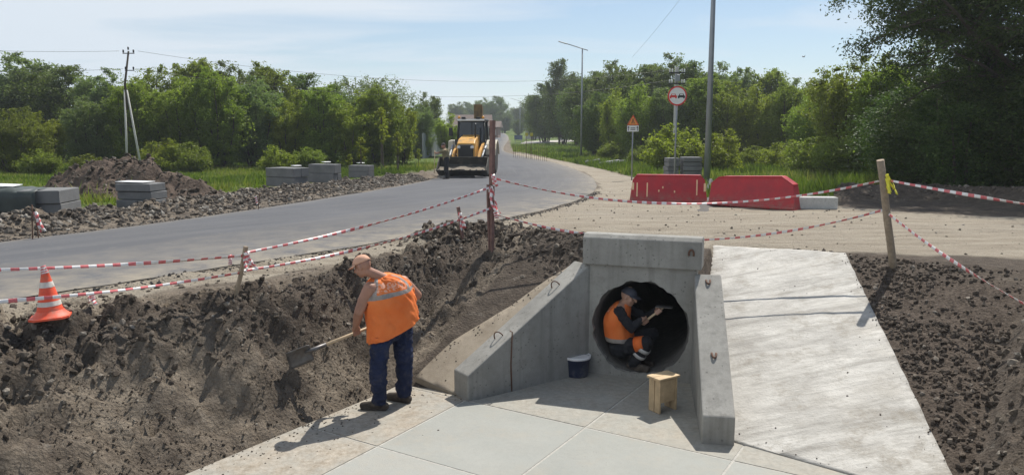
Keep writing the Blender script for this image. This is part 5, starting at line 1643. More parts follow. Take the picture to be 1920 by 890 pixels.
# ------------------------------------------------------------------ far house, fences, pickets
def house(u, y, w_, d_, hw_, hr, rz, wallm, label):
    q = ony(u, 250, y); p = Vector((q.x, y, float(base(y))))
    r = empty('house', p, rz, label, 'house')
    m = MB(); m.box((0, d_ / 2, hw_ / 2 - .5), (w_, d_, hw_ + 1)); wl_ = m.build('wall', wallm, r)
    m = MB(); e = .5
    m.prism([(-d_ / 2 - e, 0), (d_ / 2 + e, 0), (d_ / 2 + e - .1, .12), (0, hr), (-d_ / 2 - e + .1, .12)], (-w_ / 2 - e, d_ / 2, hw_), (0, 1, 0), (0, 0, 1), (1, 0, 0), w_ + 2 * e)
    rf = m.build('roof', M['roof'], r)
    m = MB(); m.box((w_ * .2, d_ / 2 - .8, hw_ + hr * .85), (.6, .6, 1.3)); m.build('chimney', M['wall_brick'], rf)
    for x in (-.3, .05, .32):
        m = MB(); m.box((x * w_, -.03, hw_ * .55), (1.1, .1, 1.3)); f = m.build('window', M['white_paint'], r)
        m = MB(); m.box((x * w_, -.08, hw_ * .55), (.9, .06, 1.1)); m.build('pane', M['glass'], f)
    return r
house(884, 150, 7.5, 6, 2.6, 2.5, R(4), M['wall_pale'], 'far pale house with brown roof behind the loader')
house(910, 175, 6, 5, 2.4, 1.5, R(-6), M['wall_brick'], 'far brick house right of the brown roof')
p = Vector((ony(1000, 250, 165).x, 165, float(base(165))))
r = empty('bus_shelter', p, 0, 'far low kiosk with grey flat roof by the bend', 'kiosk')
m = MB(); m.box((0, 0, 1.0), (3.4, 1.8, 2.0)); m.build('wall', M['wall_pale'], r)
m = MB(); m.box((0.2, 0, 2.15), (4.6, 2.6, .25)); m.build('roof', M['sign_back'], r)
p = Vector((ony(972, 250, 120).x, 120, float(base(120))))
r = empty('notice_board', p, 0, 'far dark blue board on two legs by the bend', 'board')
m = MB(); m.box((0, 0, 1.0), (1.3, .08, .7)); m.build('panel', M['board_blue'], r)
for s_ in (-.5, .5):
    m = MB(); m.box((s_, .06, .4), (.07, .07, .9)); m.build('leg', M['galv'], r)
p = Vector((ony(1056, 250, 150).x, 150, float(base(150))))
r = empty('kiosk', p, 0, 'far small whitish cabin before the dark trees', 'cabin')
m = MB(); m.box((0, 0, .8), (1.7, 1.4, 1.6), bev=.05); m.build('wall', M['white_paint'], r)
m = MB(); m.box((0, 0, 1.65), (1.9, 1.6, .12)); m.build('roof', M['sign_back'], r)
# sheet fence behind the loader's left
a = ony(792, 250, 62); b = ony(852, 250, 80)
r = empty('sheet_fence', Vector((a.x, 62, float(base(62)))), 0, 'grey metal sheet fence behind the loader on the left', 'fence')
A_ = Vector((0, 0, 0)); B_ = Vector((b.x - a.x, 18, float(base(80) - base(62)))); nn_ = 30; m = MB()
vs = []; fs = []
dxy = Vector((B_.y, -B_.x, 0)).normalized()
for k in range(nn_ * 2 + 1):
    c = A_.lerp(B_, k / (nn_ * 2)) + dxy * (.03 if k % 2 else -.03); vs += [c, c + Vector((0, 0, 2.1))]
for k in range(nn_ * 2): fs.append((2 * k, 2 * k + 2, 2 * k + 3, 2 * k + 1))
m.add(vs, fs); o = m.build('sheet_panel', M['fence_grey'], r); o.modifiers.new('t', 'SOLIDIFY').thickness = .01
for k in range(6):
    m = MB(); c = A_.lerp(B_, k / 5) + dxy * .06; m.box(c + Vector((0, 0, 1.05)), (.08, .08, 2.2)); m.build('post', M['galv'], r)
M['tag_yellow'] = simple('dull_yellow', (.45, .40, .05), .6, .2, 6)
# row of thin iron pickets on the right verge
first = None
for k in range(17):
    u = 963 + k * 3.9; y = 64 - k * .55
    q = ony(u, 250, y); p = Vector((q.x, y, float(base(y))))
    if first is None:
        m = MB(); m.tube([(0, 0, -.1), (0.01, 0, 1.0), (0, 0, 1.12)], [.014, .014, .008], 6); first = m.build('iron_picket', M['rust']); o = first
    else:
        o = first.copy(); COL.objects.link(o)
    o.location = p; o.rotation_euler = (dbr.uniform(-.05, .05), dbr.uniform(-.05, .05), 0)
    tag(o, 'thin iron picket in the row along the right road edge', 'picket', 'iron pickets on the right verge')
for (u, y, h_, lb_) in ((987, 62, 2.1, 'tall thin rod with yellow tag, left of two by pickets'), (996, 61, 2.1, 'tall thin rod with yellow tag, right of two by pickets')):
    q = ony(u, 250, y); p = Vector((q.x, y, float(base(y)))); r = empty('marker_rod', p, 0, lb_, 'marker rod')
    m = MB(); m.tube([(0, 0, -.1), (0, 0, h_)], .02, 6); m.build('rod', M['rust'], r)
    m = MB(); m.box((0.02, -.03, h_ - .1), (.24, .02, .26), bev=.005); m.build('tag', M['tag_yellow'], r)
p = hit(1507, 330); b_ = ony(1507, 107, 95)
r = empty('bird', b_, .5, 'tiny dark bird flying above the right wood', 'bird')
m = MB(); m.sphere((0, 0, 0), (.16, .055, .055), 10); m.sphere((.16, 0, .03), .04, 8); m.tube([(-.12, 0, 0), (-.26, 0, 0)], [.04, .05], 6); m.build('body', M['black'], r)
for s_ in (-1, 1):
    m = MB(); m.prism([(-.07, 0), (.08, 0), (.03, .28), (-.03, .30)], (0, 0, .02), (1, 0, 0), (0, s_ * .85, .5), (0, -.5 * s_, .85), .01); m.build('wing', M['black'], r)
M['boom'] = simple('dirty_boom', (.20, .125, .05), .6, .35, 5, dirt=((.05, .04, .03), .8))
# ------------------------------------------------------------------ backhoe loader facing the camera (local -Y is its front)
p = hit(868, 335)
bl_ = empty('backhoe_loader', p + Vector((0, .3, .02)), R(-5), 'yellow backhoe loader with black cab facing down the road', 'backhoe loader')
BW = 2.3
sec = [(.30, .93), (.40, .62), (.30, .30), (.02, .13), (-.62, .36), (-.66, .395)]
def sheet_prism(sec, x0, x1, th, mat, name, parent):
    m = MB(); n = len(sec); vs = []
    for x in (x0, x1):
        for i, (y, z) in enumerate(sec):
            vs.append((x, y, z))
    fs = [(i, i + 1, n + i + 1, n + i) for i in range(n - 1)]
    m.add(vs, fs); o = m.build(name, mat, parent); o.modifiers.new('t', 'SOLIDIFY').thickness = th
    return o
bk = sheet_prism(sec, -BW / 2, BW / 2, .03, M['bucket_iron'], 'front_bucket', bl_)
for sx in (-1, 1):
    m = MB(); m.prism([(.30, .93), (.40, .62), (.30, .30), (.02, .13), (-.64, .38), (-.50, .50), (.12, .95)], (sx * BW / 2 - .02, 0, 0), (0, 1, 0), (0, 0, 1), (1, 0, 0), .04); m.build('side_plate', M['bucket_iron'], bk)
m = MB()
for k in range(8): m.box((-BW / 2 + .15 + k * (BW - .3) / 7, -.66, .385), (.07, .2, .045), rot=Matrix.Rotation(R(-18), 3, 'X'), bev=.006)
m.build('teeth', M['steel'], bk)
m = MB(); m.box((0, .29, .94), (BW, .07, .05), bev=.01); m.build('top_rail', M['bucket_iron'], bk)
# soil in the bucket
gx3, gy3 = np.meshgrid(np.linspace(-BW / 2 + .05, BW / 2 - .05, 40), np.linspace(-.6, .33, 14))
gz3 = .40 + .09 * np.clip((gy3 + .6) * 1.5, 0, 1) + .05 * fbm(gx3, gy3, f=2.2, o=3, seed=5)
I3 = np.arange(560).reshape(14, 40); q4 = np.stack([I3[:-1, :-1], I3[:-1, 1:], I3[1:, 1:], I3[1:, :-1]], -1).reshape(-1, 4)
o = mesh_np('bucket_soil', np.stack([gx3.ravel(), gy3.ravel(), gz3.ravel()], 1), q4, M['rubble'], bk, smooth=True, attrs=dict(tint=np.full(560, .6)))
for sx in (-1, 1):
    m = MB(); pts = [(.42, .55), (1.3, 1.12), (2.9, 1.55)]
    for i in range(2):
        (y0, z0), (y1, z1) = pts[i], pts[i + 1]
        m.hexa([(sx * .62 - .06, y0, z0 - .11), (sx * .62 + .06, y0, z0 - .11), (sx * .62 + .06, y1, z1 - .13), (sx * .62 - .06, y1, z1 - .13)], [(sx * .62 - .06, y0, z0 + .11), (sx * .62 + .06, y0, z0 + .11), (sx * .62 + .06, y1, z1 + .13), (sx * .62 - .06, y1, z1 + .13)])
    m.build('loader_arm', M['yellow'], bl_)
    m = MB(); m.tube([(sx * .78, .55, .86), (sx * .80, 1.5, 1.25)], .045, 8); m.tube([(sx * .80, 1.5, 1.25), (sx * .82, 2.1, 1.45)], .065, 8); m.build('hydraulic_ram', M['galv'], bl_)
    # wheels
    for (y, rr, wd_, nm) in ((1.55, .47, .34, 'front_wheel'), (3.75, .76, .46, 'rear_wheel')):
        m = MB(); Mx = Matrix(((0, 0, 1), (1, 0, 0), (0, 1, 0)))
        m.lathe([(rr * .55, -wd_ / 2), (rr * .9, -wd_ / 2), (rr, -wd_ * .36), (rr, wd_ * .36), (rr * .9, wd_ / 2), (rr * .55, wd_ / 2)], (sx * .92, y, rr), 28, M=Mx, smooth=False)
        for k in range(18):
            a = 2 * math.pi * k / 18
            m.box((sx * .92 + (.09 if k % 2 else -.09), y + math.cos(a) * rr, rr + math.sin(a) * rr), (wd_ * .5, .05, .07), rot=Matrix.Rotation(a, 3, 'X') @ Matrix.Rotation(R(90), 3, 'X'))
        wl_ = m.build(nm, M['rubber'], bl_)
        m = MB(); m.lathe([(rr * .54, -wd_ * .42), (rr * .5, -wd_ * .1), (rr * .2, 0), (rr * .2, .06)], (sx * (.92 + .05), y, rr), 20, M=Mx); m.build('rim', M['cream'], wl_)
    # rear fender
    m = MB(); pr = [(.98 * math.cos(a), .98 * math.sin(a)) for a in np.linspace(R(15), R(165), 9)]; pr2 = [(.92 * math.cos(a), .92 * math.sin(a)) for a in np.linspace(R(165), R(15), 9)]
    m.prism(pr + pr2, (sx * .95 - .26, 3.75, .74), (0, 1, 0), (0, 0, 1), (1, 0, 0), .52); m.build('rear_fender', M['cream'], bl_)
    m = MB(); m.box((sx * 1.02, 2.82, 1.45), (.30, .16, .5), bev=.05); m.build('fender_panel', M['cream'], bl_)
# chassis, hood, grille
m = MB(); m.box((0, 2.6, .75), (.85, 3.9, .35), bev=.03); m.box((0, 1.55, .5), (1.4, .2, .18), bev=.02); m.build('chassis', M['black'], bl_)
m = MB()
m.prism([(.78, .92), (2.75, .92), (2.75, 1.98), (1.30, 1.78), (.86, 1.58)], (-.43, 0, 0), (0, 1, 0), (0, 0, 1), (1, 0, 0), .86); hood = m.build('hood', M['yellow'], bl_); bevel(hood, .05, 3)
m = MB(); m.box((0, .80, 1.22), (.72, .10, .62), bev=.04)
for k in range(7): m.box((0, .742, .98 + k * .08), (.66, .012, .03))
m.build('grille', M['black'], bl_)
for sx in (-1, 1):
    m = MB(); m.box((sx * .32, .73, 1.40), (.16, .05, .12), bev=.02); m.build('headlight', M['lid'], bl_)
m = MB(); m.tube([(.34, 1.75, 1.8), (.34, 1.75, 2.45), (.34, 1.8, 2.52)], .04, 10); m.build('exhaust', M['black'], bl_)
# cab
cb = []
m = MB(); m.box((0, 3.35, 1.22), (1.42, 1.5, .62), bev=.04); m.build('cab_base', M['black'], bl_)
m = MB(); m.hexa([(-.66, 2.66, 1.5), (.66, 2.66, 1.5), (.66, 4.1, 1.5), (-.66, 4.1, 1.5)], [(-.61, 2.78, 2.62), (.61, 2.78, 2.62), (.61, 4.05, 2.62), (-.61, 4.05, 2.62)]); gl = m.build('cab_glass', M['glass'], bl_)
for sx in (-1, 1):
    m = MB(); m.tube([(sx * .68, 2.64, 1.45), (sx * .63, 2.76, 2.64)], .05, 6); m.build('cab_pillar', M['black'], bl_)
    m = MB(); m.tube([(sx * .68, 4.12, 1.45), (sx * .63, 4.07, 2.64)], .05, 6); m.build('cab_pillar', M['black'], bl_)
m = MB(); m.tube([(0.03, 2.645, 1.5), (.03, 2.765, 2.62)], .018, 6); m.build('wiper_bar', M['black'], bl_)
m = MB(); m.box((0, 3.4, 2.70), (1.42, 1.62, .12), bev=.04); roof = m.build('cab_roof', M['black'], bl_)
m = MB(); m.box((0, 2.60, 2.70), (1.36, .05, .09), bev=.015); m.build('roof_visor', M['white_paint'], roof)
for sx in (-1, 1):
    m = MB(); m.lathe([(.06, 0), (.06, .10), (.03, .14)], (sx * .60, 2.72, 2.76), 12); m.build('beacon', M['amber'], roof)
    m = MB(); m.box((sx * .36, 2.60, 2.80), (.2, .08, .11), bev=.02); m.build('work_light', M['black'], roof)
    m = MB(); m.tube([(sx * .68, 2.66, 2.35), (sx * .95, 2.55, 2.35)], .015, 6); m.box((sx * 1.0, 2.55, 2.12), (.20, .05, .40), bev=.02); m.build('mirror', M['black'], bl_)
m = MB(); m.box((-.62, 2.2, 1.62), (.22, .2, .28), bev=.03); m.build('air_intake', M['black'], bl_)
# folded digging boom behind the cab
m = MB()
m.prism([(4.5, .9), (4.85, .9), (5.05, 2.2), (4.75, 3.45), (4.35, 3.55), (4.5, 2.4)], (-.10, 0, 0), (0, 1, 0), (0, 0, 1), (1, 0, 0), .44)
bm_ = m.build('digging_boom', M['boom'], bl_); bevel(bm_, .05, 2)
m = MB(); m.prism([(4.95, .6), (5.3, .6), (5.2, 2.6), (4.95, 2.8)], (-.02, 0, 0), (0, 1, 0), (0, 0, 1), (1, 0, 0), .28); m.build('dipper_arm', M['yellow'], bl_)
m = MB(); m.prism([(5.0, .2), (5.6, .3), (5.7, .7), (5.1, .8)], (-.2, 0, 0), (0, 1, 0), (0, 0, 1), (1, 0, 0), .62); m.build('rear_bucket', M['bucket_iron'], bl_)
for sx in (-1, 1):
    m = MB(); m.box((sx * .95, 4.75, .75), (.18, .18, 1.3), bev=.02); m.build('stabiliser_leg', M['yellow'], bl_)
# ------------------------------------------------------------------ people
M['skin'] = simple('tanned_skin', (.36, .185, .125), .55, .18, 9)
M['skin2'] = simple('light_skin', (.42, .25, .18), .55, .15, 9)  # slightly lighter skin tone
def cloth(name, col, var=.25, rough=.85, dust=None, fold=.004):
    t = NT(name); v = t.coord()
    n = t.noise(5, 5, .6, v); w_ = t.noise(160, 2, .5, v)
    c = t.mix(t.mapr(n, .3, .7), tuple(x * (1 - var) for x in col), tuple(x * (1 + var) for x in col))
    if dust: c = t.mix(t.mapr(t.noise(11, 6, .7, v), .5, .75, 0, dust[1]), c, dust[0])
    t.bsdf(c, rough, t.bump(t.math('ADD', t.noise(9, 4, .6, v), t.math('MULTIPLY', w_, .2)), fold * 3), spec=.2)
    return t.mat
M['navy'] = cloth('navy_trousers', (.018, .026, .062), .35, dust=((.14, .12, .10), .35))
M['dark_cloth'] = cloth('dark_work_cloth', (.022, .023, .028), .3, dust=((.12, .11, .10), .3))
M['khaki'] = cloth('khaki_shirt', (.20, .17, .10), .3)
M['boot'] = cloth('dusty_boots', (.055, .045, .038), .3, .7, ((.22, .18, .14), .7))
M['glove'] = cloth('work_glove', (.10, .085, .05), .3)
M['capcloth'] = cloth('peach_cap', (.62, .36, .25), .15)
M['plaid'] = cloth('plaid_cap', (.055, .058, .075), .6)
M['hair'] = simple('short_hair', (.06, .05, .045), .8, .3, 40)
def vestmat(name, bands):
    t = NT(name); v = t.coord()
    h = t.attr('h'); a = t.attr('a')
    n = t.noise(4, 5, .6, v); w_ = t.noise(170, 2, .5, v)
    c = t.mix(t.mapr(n, .3, .7), (.74, .15, .030), (.84, .235, .065))
    c = t.mix(t.mapr(t.noise(10, 6, .7, v), .55, .8, 0, .4), c, (.62, .20, .09))
    def inside(val, lo_, hi_):
        return t.math('MULTIPLY', t.math('GREATER_THAN', val, lo_), t.math('LESS_THAN', val, hi_))
    band = None
    for (h0, h1, a0, a1) in bands:
        b = t.math('MULTIPLY', inside(h, h0, h1), inside(a, a0, a1))
        band = b if band is None else t.math('MAXIMUM', band, b)
    rc = t.mix(t.mapr(t.noise(14, 4, .6, v), .3, .7), (.22, .19, .17), (.40, .36, .33))
    c = t.mix(band, c, rc)
    # faded print high on the back
    pr = t.math('MULTIPLY', inside(h, .60, .80), inside(a, .40, .62))
    letters = t.math('GREATER_THAN', t.noise(30, 3, .7, t.mapping(v, (1, 1, 1.3))), .50)
    c = t.mix(t.math('MULTIPLY', t.math('MULTIPLY', pr, letters), .55), c, (.85, .62, .50))
    t.bsdf(c, .75, t.bump(t.math('ADD', t.noise(7, 4, .6, v), t.math('MULTIPLY', w_, .15)), .012), spec=.25)
    return t.mat
M['vest1'] = vestmat('orange_vest', [(.50, .575, -1, 2), (.55, .97, .605, .65), (.55, .97, .35, .395)])
M['vest2'] = vestmat('orange_vest_hem_band', [(.0, .10, -1, 2), (.15, .95, .60, .66)])

def loft(rings, nr=46, na=56, wr=.010, seed=1, power=2.15):
    """rings: (left point, right point, half depth, front direction); a = .5 at the back"""
    m = len(rings); ts = np.linspace(0, 1, m)
    def it(vals):
        vals = np.array([list(v) if hasattr(v, '__len__') else [v] for v in vals], float)
        pts = catmull(list(vals), 12); pts = np.array(pts); u = np.linspace(0, len(pts) - 1, nr)
        i = np.clip(u.astype(int), 0, len(pts) - 2); f = (u - i)[:, None]
        return pts[i] * (1 - f) + pts[i + 1] * f
    Lp, Rp, B, Fd = it([r[0] for r in rings]), it([r[1] for r in rings]), it([r[2] for r in rings]), it([r[3] for r in rings])
    V = []; Hh = []; Aa = []
    for k in range(nr):
        c = (Lp[k] + Rp[k]) / 2; l = (Rp[k] - Lp[k]) / 2; hw_ = np.linalg.norm(l); l = l / hw_
        f = Fd[k] - l * (Fd[k] @ l); f /= np.linalg.norm(f)
        for j in range(na):
            a = 2 * math.pi * j / (na - 1)          # 0 = front, pi = back
            cx, sx = math.sin(a), math.cos(a)
            cx = math.copysign(abs(cx) ** (2 / power), cx); sx = math.copysign(abs(sx) ** (2 / power), sx)
            V.append(c + l * hw_ * cx * -1 * -1 + f * B[k][0] * sx)
            Hh.append(k / (nr - 1)); Aa.append(j / (na - 1))
    V = np.array(V); Hh = np.array(Hh); Aa = np.array(Aa)
    cen = np.repeat((Lp + Rp) / 2, na, 0); nrm = V - cen; nrm /= np.linalg.norm(nrm, axis=1)[:, None] + 1e-9
    ang = Aa * 2 * math.pi
    w1 = .6 * fbm(np.cos(ang) * 1.6 + Hh * 1.2, np.sin(ang) * 1.6 + Hh * 2.0, Hh * 1.0, f=1.6, o=3, seed=seed) + .7 * (.4 - np.abs(fbm(np.cos(ang) * 2.2 + Hh * 3.1, np.sin(ang) * 2.2 + Hh * 2.6, Hh * 1.6, f=1.5, o=2, seed=seed + 5)))
    fl_ = np.sin(ang * 7 + 3 * w1) * np.clip(.45 - Hh, 0, 1) * 1.0
    V = V + nrm * (wr * (w1 * 1.2 + fl_ * .9))[:, None]
    F = [(k * na + j, k * na + j + 1, (k + 1) * na + j + 1, (k + 1) * na + j) for k in range(nr - 1) for j in range(na - 1)]
    F.append(tuple((nr - 1) * na + j for j in range(na - 1)))
    return V, F, Hh, Aa

def grip(mb, C, A, Wd, r_h=.016, s=1.0, flip=1):
    """fingers closed round a bar through C along A, the wrist lying towards Wd; returns the wrist point"""
    C, A = Vector(C), Vector(A).normalized()
    e1 = Vector(Wd) - A * Vector(Wd).dot(A); e1.normalize(); e2 = A.cross(e1) * flip
    Rr = r_h + .012 * s
    pc = C + e1 * (Rr + .012) - e2 * .012
    for k in range(3):
        o_ = A * ((k - 1) * .026 * s)
        mb.caps(pc + o_ + e1 * .035 * s, .019 * s, pc + o_ - e1 * .004, .016 * s, 10)
    lens = [.92, 1.05, 1.0, .82]
    for k in range(4):
        o_ = A * ((k - 1.5) * .0215 * s)
        ph = [20, 75, 140, 200 + 25 * lens[k]]
        pts = [C + o_ + (e1 * math.cos(R(p)) + e2 * math.sin(R(p))) * Rr for p in ph]
        mb.chain(pts, [.0115 * s, .0105 * s, .0098 * s, .0085 * s], 8)
    o_ = A * (.045 * s)
    pts = [pc + A * .03 * s + e1 * .02 * s] + [C + o_ * f + (e1 * math.cos(R(p)) + e2 * math.sin(R(p))) * Rr for p, f in ((-35, .95), (-85, .8), (-130, .62))]
    mb.chain(pts, [.016 * s, .0135 * s, .012 * s, .010 * s], 8)
    return pc + e1 * .062 * s

def head(mb, c, fwd, up, s=1.0):
    c, f, u = Vector(c), Vector(fwd).normalized(), Vector(up)
    u = (u - f * u.dot(f)).normalized(); r_ = f.cross(u)
    Mx = Matrix((r_, f, u)).transposed()
    def P(x, y, z): return c + (r_ * x + f * y + u * z) * s
    mb.sphere(P(0, -.012, .02), (.077 * s, .095 * s, .098 * s), 18, M=Mx)
    mb.sphere(P(0, .025, -.045), (.060 * s, .066 * s, .070 * s), 14, M=Mx)
    mb.sphere(P(0, .048, -.092), (.034 * s, .034 * s, .024 * s), 10, M=Mx)       # chin
    mb.caps(P(0, .086, .012), .010 * s, P(0, .108, -.028), .0155 * s, 10)         # nose
    mb.caps(P(-.035, .078, .028), .012 * s, P(.035, .078, .028), .012 * s, 10)    # brow
    mb.caps(P(-.02, .084, -.062), .0085 * s, P(.02, .084, -.062), .0085 * s, 8)   # lips
    for sx in (-1, 1):
        mb.sphere(P(sx * .045, .056, -.03), (.022 * s, .022 * s, .026 * s), 10, M=Mx)
        mb.sphere(P(sx * .080, -.012, -.012), (.012 * s, .022 * s, .034 * s), 10, M=Mx)
    return P, Mx
def eyes(P, root, org, s=1.0):
    for sx in (-1, 1):
        m = MB(); m.sphere(P(sx * .031, .078, .008), .0105 * s, 10); m.build('eye', M['sign_white'], root, org)
def cap(P, Mx, root, org, mat, brim=True, name='cap', s=1.0):
    m = MB(); n = 20; vs = []; fs = []
    for i in range(8):
        t = i / 7 * math.pi / 2
        for j in range(n):
            a = 2 * math.pi * j / n
            w_ = 1 + .03 * math.sin(3 * a + i)
            vs.append(P(.086 * math.cos(t) * math.cos(a) * w_, -.010 + .104 * math.cos(t) * math.sin(a) * w_, .028 + .088 * math.sin(t)))
    for i in range(7):
        for j in range(n): fs.append((i * n + j, i * n + (j + 1) % n, (i + 1) * n + (j + 1) % n, (i + 1) * n + j))
    m.add(vs, fs, 0, True)
    o = m.build(name, mat, root, org); o.modifiers.new('t', 'SOLIDIFY').thickness = .006
    if brim:
        m = MB(); vs = []; fs = []
        for i in range(5):
            for j in range(11):
                a = R(25 + 130 * j / 10); rr = .09 + .062 * i / 4 * math.sin(R(180 * j / 10)) ** .5
                vs.append(P(rr * math.cos(a) * .93, -.010 + rr * math.sin(a) * 1.12, .034 - .018 * i / 4))
        for i in range(4):
            for j in range(10): fs.append((i * 11 + j, i * 11 + j + 1, (i + 1) * 11 + j + 1, (i + 1) * 11 + j))
        m.add(vs, fs, 0, True); b = m.build('brim', mat, o, org); b.modifiers.new('t', 'SOLIDIFY').thickness = .005
    return o
def put_fused(name, mb, voxel, mat, root, org, it=3, disp=None):
    V, F = fused(mb, voxel, it, disp)
    return mesh_np(name, V, F, mat, root, True, org)
def folds(amp, seed, fr=9.0):
    def d(V):
        a = fbm(V[:, 0], V[:, 1], V[:, 2] * 1.6, f=fr, o=3, seed=seed)
        return amp * (np.abs(a) * -1.6 + .5)
    return d
def over(V, Hh, objs, org, hmax=.5, gap=.014):
    """keep a garment outside what it is worn over"""
    V = np.array(V, float)
    for ob in objs:
        me = ob.data; P = [Vector(v.co) + Vector(org) for v in me.vertices]
        t = BVHTree.FromPolygons(P, [tuple(p.vertices) for p in me.polygons])
        for _ in range(2):
            for n_ in range(len(V)):
                if Hh[n_] > hmax: continue
                p_ = Vector(V[n_]); loc, nr, ix, ds = t.find_nearest(p_, .3)
                if loc is not None and (p_ - loc).dot(nr) < gap: V[n_] = loc + nr * (gap + .002)
    return V
def boot(mb, ankle, toe_dir, s=1.0, floor=None):
    a = Vector(ankle); t = Vector(toe_dir).normalized(); z0 = floor
    h = Vector((a.x, a.y, z0)) - t * .055 * s
    mb.caps(a + Vector((0, 0, .05)), .058 * s, Vector((a.x, a.y, z0 + .06)), .056 * s, 12)
    mb.caps(Vector((h.x, h.y, z0 + .042)), .042 * s, Vector((a.x, a.y, z0 + .05)) + t * .05 * s, .047 * s, 12)
    mb.caps(Vector((a.x, a.y, z0 + .05)) + t * .05 * s, .046 * s, Vector((a.x, a.y, z0 + .038)) + t * .175 * s, .037 * s, 12)
    m2_ = Vector((a.x, a.y, z0 + .012))
    sd = Vector((-t.y, t.x, 0))
    mb.box(m2_ + t * .06 * s, (.27 * s, .085 * s, .022), rot=math.atan2(t.y, t.x), bev=.008)

# ---- worker with the shovel
FW = Vector((-.75, .66, 0)).normalized()
org = onz(728, 763, ZF); org.z = ZF + .004
w1 = empty('person', org, 0, 'person in orange vest and peach cap bending to shovel the bank', 'person')
O1 = tuple(org)
J = lambda u, v, y: ony(u, v, y)
shL, shR = J(693, 540, 7.57), J(756, 528, 7.88)
hipL, hipR = J(717, 610, 7.60), J(752, 604, 7.84)
knL, knR = J(709, 690, 7.52), J(758, 678, 7.83)
anL, anR = J(712, 752, 7.58), J(757, 741, 7.82)
anL.z = ZF + .10; anR.z = ZF + .10
blade_c = ghit(557, 667); by_ = blade_c.y - .03
hend = J(716, 604, 7.93); hstart = J(584, 656, by_ - .01)
ax = (hend - hstart).normalized()
gL = J(668, 623, by_ + (668 - 580) / 136 * (7.93 - by_)); tt = (gL - hstart).dot(ax); gL = hstart + ax * tt
gR = hend - ax * .06
mb = MB()
hc = J(679, 498, 7.60); fw_h = Vector((-.86, .30, -.42)); up_h = Vector((-.30, .12, .9))
P1h, M1h = head(mb, hc, fw_h, up_h, .98)
nb = (shL + shR) / 2 + Vector((0, 0, .055))
mb.caps(nb, .056, hc + Vector((.035, -.01, -.045)), .052)
mb.chain([shL + Vector((.02, .01, -.01)), nb - Vector((0, 0, .03))], [.070, .08]); mb.chain([shR, nb - Vector((0, 0, .03))], [.068, .08])
pel = (hipL + hipR) / 2
mb.caps(nb - Vector((0, 0, .12)), .105, pel + Vector((0, 0, .12)), .10); mb.caps(hipL.lerp(pel, .4), .085, hipR.lerp(pel, .4), .085)
elL, elR = J(673, 585, 7.55), J(783, 553, 7.98)
wL = grip(mb, gL, ax, elL - gL, flip=1); wR = grip(mb, gR, -ax, elR - gR, flip=-1)
mb.chain([shL, (shL + elL) / 2 + Vector((-.005, 0, 0)), elL], [.068, .062, .050]); mb.chain([elL, elL.lerp(wL, .35), wL], [.049, .050, .031])
mb.chain([shR, (shR + elR) / 2, elR], [.066, .060, .049]); mb.chain([elR, elR.lerp(wR, .35), wR], [.048, .048, .031])
for h_, k_, a_ in ((hipL, knL, anL), (hipR, knR, anR)): mb.chain([h_.lerp(pel, .3) - Vector((0, 0, .04)), k_, a_], [.06, .05, .038])
bod1 = put_fused('body', mb, .0065, M['skin'], w1, O1, 2)
eyes(P1h, w1, O1)
cap(P1h, M1h, w1, O1, M['capcloth'])
def rg_(a, b, yl, yr, hb, fd=FW): return (J(a[0], a[1], yl)[:], J(b[0], b[1], yr)[:], hb, fd[:])
rings = [rg_((690, 644), (783, 590), 7.57, 7.87, .168, FW + Vector((0, 0, .0))), rg_((689, 615), (780, 571), 7.58, 7.87, .162), rg_((686, 588), (775, 553), 7.58, 7.88, .165),
         rg_((682, 562), (770, 539), 7.58, 7.88, .165), rg_((684, 543), (764, 527), 7.58, 7.88, .14), rg_((692, 529), (752, 517), 7.61, 7.83, .10), rg_((699, 521), (731, 512), 7.66, 7.76, .072)]
mb = MB()
mb.caps(hipL + Vector((.03, .03, -.05)), .112, hipR + Vector((-.01, 0, -.04)), .118); mb.caps(pel + Vector((0, 0, -.07)), .115, pel, .13); mb.caps(pel + Vector((0, 0, .02)), .13, pel + Vector((-.01, 0, .10)), .12)
for h_, k_, a_ in ((hipL, knL, anL), (hipR, knR, anR)):
    mb.chain([h_ + Vector((.02, .03, -.06)), h_.lerp(k_, .5) + Vector((0, .01, 0)), k_, k_.lerp(a_, .5), a_ + Vector((0, 0, .02))], [.102, .108, .094, .088, .084], 16)
tro1 = put_fused('trousers', mb, .009, M['navy'], w1, O1, 2, lambda V: folds(.013, 7, 7)(V) + folds(.007, 9, 17)(V))
V, F, Hh, Aa = loft(rings, 64, 80, .019, 4)
V = over(V, Hh, [tro1, bod1], O1)
o = mesh_np('vest', V, F, M['vest1'], w1, True, O1, attrs=dict(h=Hh, a=Aa)); o.modifiers.new('t', 'SOLIDIFY').thickness = .005
for a_, td in ((anL, Vector((-.85, .1, 0))), (anR, Vector((-.75, .35, 0)))):
    mb = MB(); boot(mb, a_, td, 1.05, ZF + .006); put_fused('boot', mb, .008, M['boot'], w1, O1, 2)
